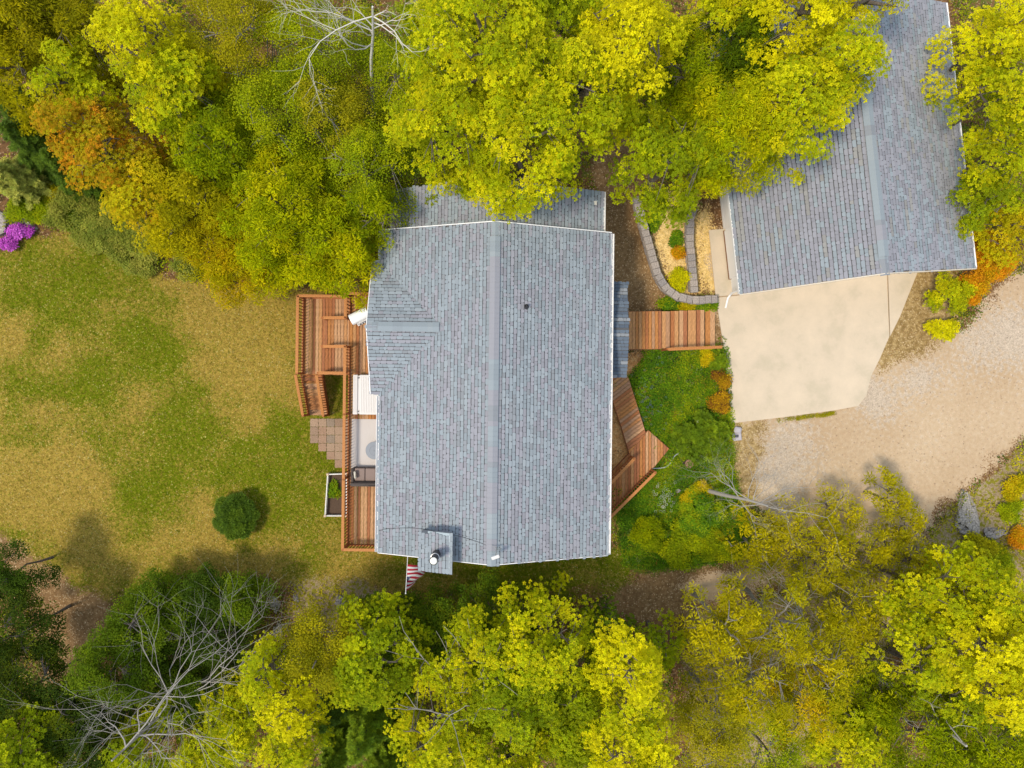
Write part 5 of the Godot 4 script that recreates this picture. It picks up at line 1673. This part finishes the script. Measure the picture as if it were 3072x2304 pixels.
func build_low() -> void:
	# lawn and garden shrubs
	shrub("evergreen_shrub", "round dark green evergreen shrub alone on the lawn", "", 702, 1547, 58, 1.15, "needle", "dark", 55, 5.0)
	shrub("juniper", "spreading green juniper at the concrete pad's corner", "", 2108, 1312, 78, 0.9, "needle", "green", 74, 1.5)
	shrub("barberry", "orange and wine red barberry hedge along the concrete edge", "", 2160, 1175, 22, 0.7, "shrub", "wine", 70, 1.1)
	shrub("shrub", "small green shrub at the foot of the porch steps", "garden shrubs", 2155, 1085, 24, 0.6, "needle", "green", 32)
	shrub("shrub", "yellow shrub below the porch handrail", "garden shrubs", 2115, 1070, 26, 0.4, "shrub", "gold", 20)
	shrub("shrub", "round yellow shrub in the wood chip bed", "garden shrubs", 2036, 832, 25, 0.5, "shrub", "yellow", 30, 0.8)
	shrub("shrub", "small orange shrub in the wood chip bed", "garden shrubs", 2035, 765, 16, 0.35, "shrub", "orange", 14)
	shrub("shrub", "green tuft in the middle of the wood chip bed", "garden shrubs", 2030, 720, 12, 0.3, "shrub", "bed", 20)
	shrub("shrub", "green tuft against the long block wall", "garden shrubs", 1960, 665, 10, 0.3, "shrub", "bed", 26)
	shrub("shrub", "dark green tuft at the bed's shaded end", "garden shrubs", 1980, 612, 16, 0.35, "shrub", "green", 18)
	shrub("shrub", "green tufts against the short block wall", "garden shrubs", 2042, 645, 18, 0.3, "shrub", "bed", 12)
	shrub("shrub", "green patch below the long wall's bend", "garden shrubs", 1995, 905, 24, 0.3, "shrub", "bed", 14)
	shrub("shrub", "dark green patch between wall end and porch steps", "garden shrubs", 2125, 912, 22, 0.3, "shrub", "bed", 12)
	shrub("shrub", "yellow green patch under the wall's corner", "garden shrubs", 2058, 918, 20, 0.25, "shrub", "gold", 10)
	shrub("shrub", "tiny green seedlings in the white framed garden bed", "bed seedlings", 1003, 1470, 12, 0.25, "shrub", "bed", 20, 0.4)
	shrub("feathery_shrub", "soft feathery green shrub below the boardwalk", "", 1945, 1600, 42, 0.9, "narrow", "green_lime", 48, 0.9)
	shrub("shrub", "bushy green shrub patch beside the leaning tree", "bed shrubs below the boardwalk", 2090, 1540, 75, 0.9, "shrub", "bed", 65)
	shrub("shrub", "lime shrub patch in front of the feathery shrub", "bed shrubs below the boardwalk", 2040, 1640, 65, 0.7, "shrub", "green_lime", 60)
	shrub("shrub", "green shrub patch at the dirt track's head", "bed shrubs below the boardwalk", 2160, 1640, 60, 0.7, "shrub", "green_lime", 60)
	shrub("shrub", "yellow shrub patch under the leaning tree", "bed shrubs below the boardwalk", 2080, 1480, 50, 0.6, "shrub", "gold", 35)
	for e in [["pale grey green shrub under the orange maples", 330, 650, 80, 0.9, 60], ["pale grey green shrub at the lawn's wooded edge", 400, 720, 70, 0.8, 50], ["thin grey shrub beside the golden willow tree", 560, 790, 40, 1.0, 40], ["grey green shrub below the spruces", 210, 620, 90, 0.9, 60], ["dull grey shrub between the amber maple and the lawn", 470, 700, 90, 1.0, 75], ["dull grey shrub reaching out onto the lawn", 320, 720, 90, 0.7, 55], ["low grey green shrub at the thicket's outer end", 420, 790, 60, 0.6, 35]]:
		shrub("shrub", e[0], "shrubs at the lawn edge", e[1], e[2], e[3], e[4], "shrub", "grey", e[5])
	for e in [["lime shrub beside the flowering rocks", 90, 620, 80, 0.8, 45, "green_lime"], ["bright green tuft beside the flowering rocks", 190, 655, 40, 0.5, 28, "bed"], ["lime shrub behind the flowering rocks", 170, 590, 60, 0.7, 40, "olive"]]:
		shrub("shrub", e[0], "shrubs at the lawn edge", e[1], e[2], e[3], e[4], "shrub", e[6], e[5])
	for e in [["magenta flowering shrub between the grey boulders", 56, 692, 24, 0.5, 22], ["magenta flowering shrub below the boulders", 30, 735, 26, 0.4, 15], ["small magenta flowers beside the third boulder", 80, 695, 14, 0.3, 12]]:
		shrub("flowering_shrub", e[0], "magenta flowers at the lawn edge", e[1], e[2], e[3], e[4], "shrub", "magenta", e[5])
	for e in [["low golden weed shrub beside the rock outcrop", 3045, 1460, 34, "gold"], ["low green weed shrub at the outer scrub edge", 3040, 1540, 36, "green_lime"], ["orange weed shrub in the outer scrub", 3055, 1610, 28, "orange"], ["lime weed shrub under the outcrop", 2950, 1660, 60, "olive_yellow"], ["green weed shrub behind the outcrop", 2990, 1690, 50, "green_lime"]]:
		shrub("shrub", e[0], "weed shrubs by the outcrop", e[1], e[2], e[3], 0.5, "shrub", e[4])
	# rocks
	var rt := noise_tex(256, 0.04, 0.55, 1.0, 61, 5)
	var rm := textured("rock", Color(0.40, 0.36, 0.325), rt, Vector3.ONE * 0.9)
	var rm2 := textured("rock_pale", Color(0.52, 0.46, 0.39), rt, Vector3.ONE * 0.9)
	var i := 0
	for e in [["grey boulder beside the large dark boulder", 14, 672, 0.42, 0.6, 0.5], ["large dark boulder behind the magenta flowers", 62, 652, 0.6, 0.6, 0.34], ["small pointed grey boulder beside the flowers", 96, 682, 0.26, 0.4, 0.22], ["large grey rock outcrop slab at the driveway edge", 2898, 1545, 0.62, 0.3, 0.95], ["grey rock lump next to the outcrop slab", 2975, 1600, 0.48, 0.3, 0.32], ["pale rock ledge at the outcrop's foot", 2905, 1595, 0.5, 0.34, 0.3], ["flat grey rock at the lawn's south border", 825, 1812, 0.28, 0.12, 0.34], ["small flat grey rock near the south border", 888, 1796, 0.14, 0.1, 0.24], ["pointed white grey rock in the weeds", 1022, 1803, 0.26, 0.22, 0.36], ["mossy grey rock slab under the low trees", 835, 1895, 0.3, 0.14, 0.42], ["small grey rock in the green bed", 2190, 1490, 0.12, 0.1, 0.2], ["pale stone in the ground cover", 1942, 1195, 0.12, 0.06, 0.1], ["small grey boulder beside the wall corner", 2085, 925, 0.12, 0.12, 0.1], ["whitish stone in the shrub bed below the boardwalk", 2112, 1566, 0.12, 0.3, 0.16], ["pale stone beside the white flowers", 2033, 1472, 0.12, 0.3, 0.12]]:
		var p := gpx(e[1], e[2])
		var o := put("rock", rock_mesh(Vector3(e[3], e[4], e[5]), 5 + i, 0.6), rm if i % 3 else rm2, self, Transform3D(Basis(Vector3.UP, 0.3 * sin(i * 2.0)), p))
		tag(o, e[0], "rock", "rocks about the garden")
		i += 1
	# fallen log and stump
	var log_t := thing("fallen_log", "grey brown fallen log lying in the scrub below the driveway", "log", gpx(2368, 1686))
	var ls := new_st()
	var le := gpx(2418, 1775) - log_t.position
	tube(ls, [Vector3(0, 0.16, 0), le * 0.5 + Vector3(0.06, 0.17, -0.03), le + Vector3(0, 0.14, 0)], [0.17, 0.15, 0.10], 10)
	part("bole", ls, bark_grey, log_t)
	var lb := new_st()
	tube(lb, [le * 0.6 + Vector3(0, 0.18, 0), le * 0.7 + Vector3(0.5, 0.35, 0.1)], [0.05, 0.02], 6)
	part("broken_limb", lb, bark_grey, log_t)
	var stump := thing("tree_stump", "low reddish brown cut stump in the ground cover", "stump", gpx(2065, 1390))
	var ss := new_st()
	lathe(ss, [Vector2(0.30, -0.02), Vector2(0.24, 0.08), Vector2(0.22, 0.2), Vector2(0.20, 0.21)], 14)
	part("bark", ss, bark_brown, stump)
	var sc := new_st()
	lathe(sc, [Vector2(0.20, 0.21), Vector2(0.1, 0.215), Vector2(0.0, 0.21)], 14)
	part("cut_face", sc, textured("cut_wood", Color(0.42, 0.24, 0.17), noise_tex(64, 0.1, 0.7, 1.0, 71), Vector3.ONE * 4.0), stump)
	# grass, ground cover, undergrowth: nobody could count them
	rng.seed = 900
	var buf := PackedFloat32Array()
	for k in 90000:
		var x := rng.randf_range(-24.5, 4.5)
		var z := rng.randf_range(-9.0, 14.5)
		if zone_at(x, z) != 1: continue
		if x > -5.0 and z < 6.4: continue
		var c := ground_color(x, z)
		push(buf, Vector3(x, gy(x, z), z), Vector3(rng.randf_range(-0.2, 0.2), 1, rng.randf_range(-0.2, 0.2)).normalized(), rng.randf() * TAU, rng.randf_range(0.7, 1.3), Color(c.r * 1.1, c.g * 1.1, c.b * 1.1))
	stuff(foliage("lawn_grass", buf, "grass", self, "leaf"), "short patchy grass of the lawn", "grass")
	buf = PackedFloat32Array()
	for k in 21000:
		var x := rng.randf_range(4.0, 12.5)
		var z := rng.randf_range(-4.2, 9.5)
		if zone_at(x, z) != 6: continue
		var f := clampf((x - 5.5) / 4.0, 0.0, 1.0)
		var c := pick(PAL["bed"], 0.25 + 0.3 * f + 0.35 * sin(x * 2.3 + z * 1.7) * sin(z * 1.1))
		if rng.randf() < 0.09: c = [Color(0.38, 0.24, 0.04), Color(0.45, 0.42, 0.03), Color(0.30, 0.36, 0.12), Color(0.05, 0.09, 0.03)][rng.randi() % 4]
		push(buf, Vector3(x, gy(x, z) + rng.randf_range(0.02, 0.13) + 0.12 * maxf(0.0, sin(x * 5.1 + 2.0 * sin(z * 3.3)) * sin(z * 4.7 + sin(x * 2.9))), z), Vector3(rng.randf_range(-0.5, 0.5), 1, rng.randf_range(-0.5, 0.5)).normalized(), rng.randf() * TAU, rng.randf_range(0.5, 1.05), c)
	stuff(foliage("ground_cover", buf, "shrub", self), "dense green ground cover plants beside the boardwalk", "ground cover")
	buf = PackedFloat32Array()
	for k in 46:
		var p := gpx(1992 + rng.randfn() * 14, 1495 + rng.randfn() * 22, 0.2)
		push(buf, p, Vector3.UP, rng.randf() * TAU, 0.4, Color(0.75, 0.75, 0.7))
	for k in 70:
		var p := gpx(1930 + rng.randfn() * 30, 1220 + rng.randfn() * 70, 0.2)
		push(buf, p, Vector3.UP, rng.randf() * TAU, 0.3, Color(0.25, 0.30, 0.45))
	stuff(foliage("small_flowers", buf, "shrub", self), "scattered small white and blue flowers in the ground cover", "flowers")
	buf = PackedFloat32Array()
	for k in 30000:
		var x := rng.randf_range(-26.5, 26.5)
		var z := rng.randf_range(-20.0, 20.0)
		var zn := zone_at(x, z)
		if zn != 0 and (zn != 8 or rng.randf() < 0.45): continue
		if x > 8.5 and x < 20.5 and z < -4.0: continue
		if x > -5.5 and x < 4.0 and z > -8.5 and z < 7.2: continue
		if sin(x * 0.9 + sin(z * 0.7) * 2.0) * sin(z * 0.8 + 1.3) < -0.25 and rng.randf() < 0.8: continue
		var c := pick(PAL[["green", "olive", "dark", "green_lime"][rng.randi() % 4]] if zn == 0 else PAL[["olive_yellow", "gold", "olive"][rng.randi() % 3]], 0.4)
		push(buf, Vector3(x, gy(x, z) + rng.randf_range(0.03, 0.5 if zn == 0 else 0.2), z), Vector3(rng.randf_range(-0.4, 0.4), 1, rng.randf_range(-0.4, 0.4)).normalized(), rng.randf() * TAU, rng.randf_range(0.7, 1.3), c)
	for k in 150:
		var f := rng.randf()
		var p := gpx(lerpf(2300, 2505, sqrt(f)), lerpf(1264, 1237, sqrt(f)) + rng.randf_range(-2.0, 6.0), 0.05)
		push(buf, p, Vector3(rng.randf_range(-0.4, 0.4), 1, rng.randf_range(-0.4, 0.4)).normalized(), rng.randf() * TAU, rng.randf_range(0.3, 0.6), pick(PAL["olive"], 0.5))
	stuff(foliage("undergrowth", buf, "shrub", self), "low undergrowth on the forest floor", "undergrowth")
	# fallen leaves and chips
	buf = PackedFloat32Array()
	for k in 16000:
		var x := rng.randf_range(-26.0, 26.0)
		var z := rng.randf_range(-19.0, 19.0)
		var zn := zone_at(x, z)
		if zn == 5 or zn == 6 or (zn == 1 and rng.randf() > (0.25 if x > -1.0 and z > 7.0 else 0.015)): continue
		var c: Color = [Color(0.36, 0.22, 0.10), Color(0.28, 0.13, 0.05), Color(0.50, 0.38, 0.22), Color(0.20, 0.11, 0.05)][rng.randi() % 4]
		if zn == 3: c = [Color(0.72, 0.50, 0.20), Color(0.62, 0.42, 0.18), Color(0.80, 0.62, 0.36)][rng.randi() % 3]
		push(buf, Vector3(x, gy(x, z) + 0.015, z), Vector3(rng.randf_range(-0.3, 0.3), 1, rng.randf_range(-0.3, 0.3)).normalized(), rng.randf() * TAU, rng.randf_range(0.4, 0.9), c)
	stuff(foliage("leaf_litter", buf, "chip", self, "thick"), "scattered dry leaves and chips on soil and forest floor", "leaf litter")
	# pebbles on the drive
	buf = PackedFloat32Array()
	for k in 9000:
		var x := rng.randf_range(8.0, 26.0)
		var z := rng.randf_range(-5.0, 12.0)
		if zone_at(x, z) != 5: continue
		var c := ground_color(x, z)
		var g := rng.randf_range(0.7, 1.25)
		push(buf, Vector3(x, gy(x, z), z), Vector3.UP, rng.randf() * TAU, rng.randf_range(0.4, 1.2), Color(c.r * g, c.g * g, c.b * g * 1.05))
	stuff(foliage("gravel", buf, "pebble", self, "thick"), "loose gravel on the driveway", "gravel")

func _ready() -> void:
	# camera
	var cam := Camera3D.new()
	cam.name = "camera"
	add_child(cam)
	cam.position = Vector3(0, CAM_H, 0)
	cam.rotation_degrees = Vector3(-90, 0, 0)
	cam.fov = rad_to_deg(2.0 * atan(1152.0 / FOC))
	cam.far = 2000.0
	cam.current = true
	# sky, sun, exposure: a hazy bright afternoon, sun in the south-west
	var env := Environment.new()
	env.background_mode = Environment.BG_SKY
	var sm := ProceduralSkyMaterial.new()
	sm.sky_top_color = Color(0.62, 0.67, 0.74)
	sm.sky_horizon_color = Color(0.86, 0.86, 0.85)
	sm.sky_curve = 0.2
	sm.ground_horizon_color = Color(0.5, 0.5, 0.45)
	sm.ground_bottom_color = Color(0.2, 0.2, 0.15)
	var sky := Sky.new()
	sky.sky_material = sm
	env.sky = sky
	env.background_energy_multiplier = 1.7
	env.tonemap_mode = Environment.TONE_MAPPER_LINEAR
	env.tonemap_exposure = 1.25
	env.sdfgi_enabled = true
	env.ssao_enabled = true
	env.ssil_enabled = true
	var we := WorldEnvironment.new()
	we.name = "world_environment"
	we.environment = env
	add_child(we)
	var sun := DirectionalLight3D.new()
	sun.name = "sun"
	sun.light_energy = 0.84
	sun.light_color = Color(1.0, 0.95, 0.87)
	sun.light_angular_distance = 9.5
	sun.shadow_enabled = true
	add_child(sun)
	sun.look_at_from_position(Vector3.ZERO, Vector3(0.46, -1.0, -0.22))
	# materials shared by many things
	roof_mat = StandardMaterial3D.new()
	roof_mat.vertex_color_use_as_albedo = true
	roof_mat.roughness = 0.9
	roof_mat.metallic_specular = 0.3
	roof_mat.albedo_texture = noise_tex(256, 0.12, 0.82, 1.05, 51)
	roof_mat.uv1_triplanar = true
	roof_mat.uv1_scale = Vector3.ONE * 3.0
	var bt := noise_tex(128, 0.06, 0.5, 1.0, 52)
	bark_grey = textured("bark_grey", Color(0.24, 0.20, 0.165), bt, Vector3.ONE * 2.0)
	bark_pale = textured("bark_pale", Color(0.40, 0.36, 0.31), bt, Vector3.ONE * 2.0)
	bark_brown = textured("bark_brown", Color(0.14, 0.095, 0.065), bt, Vector3.ONE * 2.0)
	make_woods()
	make_leaves()
	var cst := new_st()
	for k in 3:
		var a := k * 2.1
		blade(cst, Vector3(cos(a), 0.02, sin(a)) * 0.12, Vector3(cos(a * 1.7), 0.1, sin(a * 1.7)).normalized(), Vector3(-sin(a * 1.7), 0, cos(a * 1.7)), 0.09, 0.055, 0.01, Color(1, 1, 1) * (0.85 + 0.1 * k))
	leaf["chip"] = [cst.commit()]
	var pst := new_st()
	pst.set_color(Color.WHITE)
	for k in 6:
		var a := k * TAU / 6
		var b := (k + 1) * TAU / 6
		tri(pst, Vector3(0, 0.022, 0), Vector3(cos(a), 0, sin(a)) * 0.03, Vector3(cos(b), 0, sin(b)) * 0.032)
	leaf["pebble"] = [pst.commit()]
	var t0 := Time.get_ticks_msec()
	build_ground()
	build_pad()
	print("ground ", Time.get_ticks_msec() - t0)
	build_house()
	build_garage()
	print("house ", Time.get_ticks_msec() - t0)
	build_west_deck()
	build_east_walks()
	build_stonework()
	build_trees()
	print("trees ", Time.get_ticks_msec() - t0)
	build_bare()
	build_low()
	build_dish()
	build_furniture()
	print("all ", Time.get_ticks_msec() - t0)
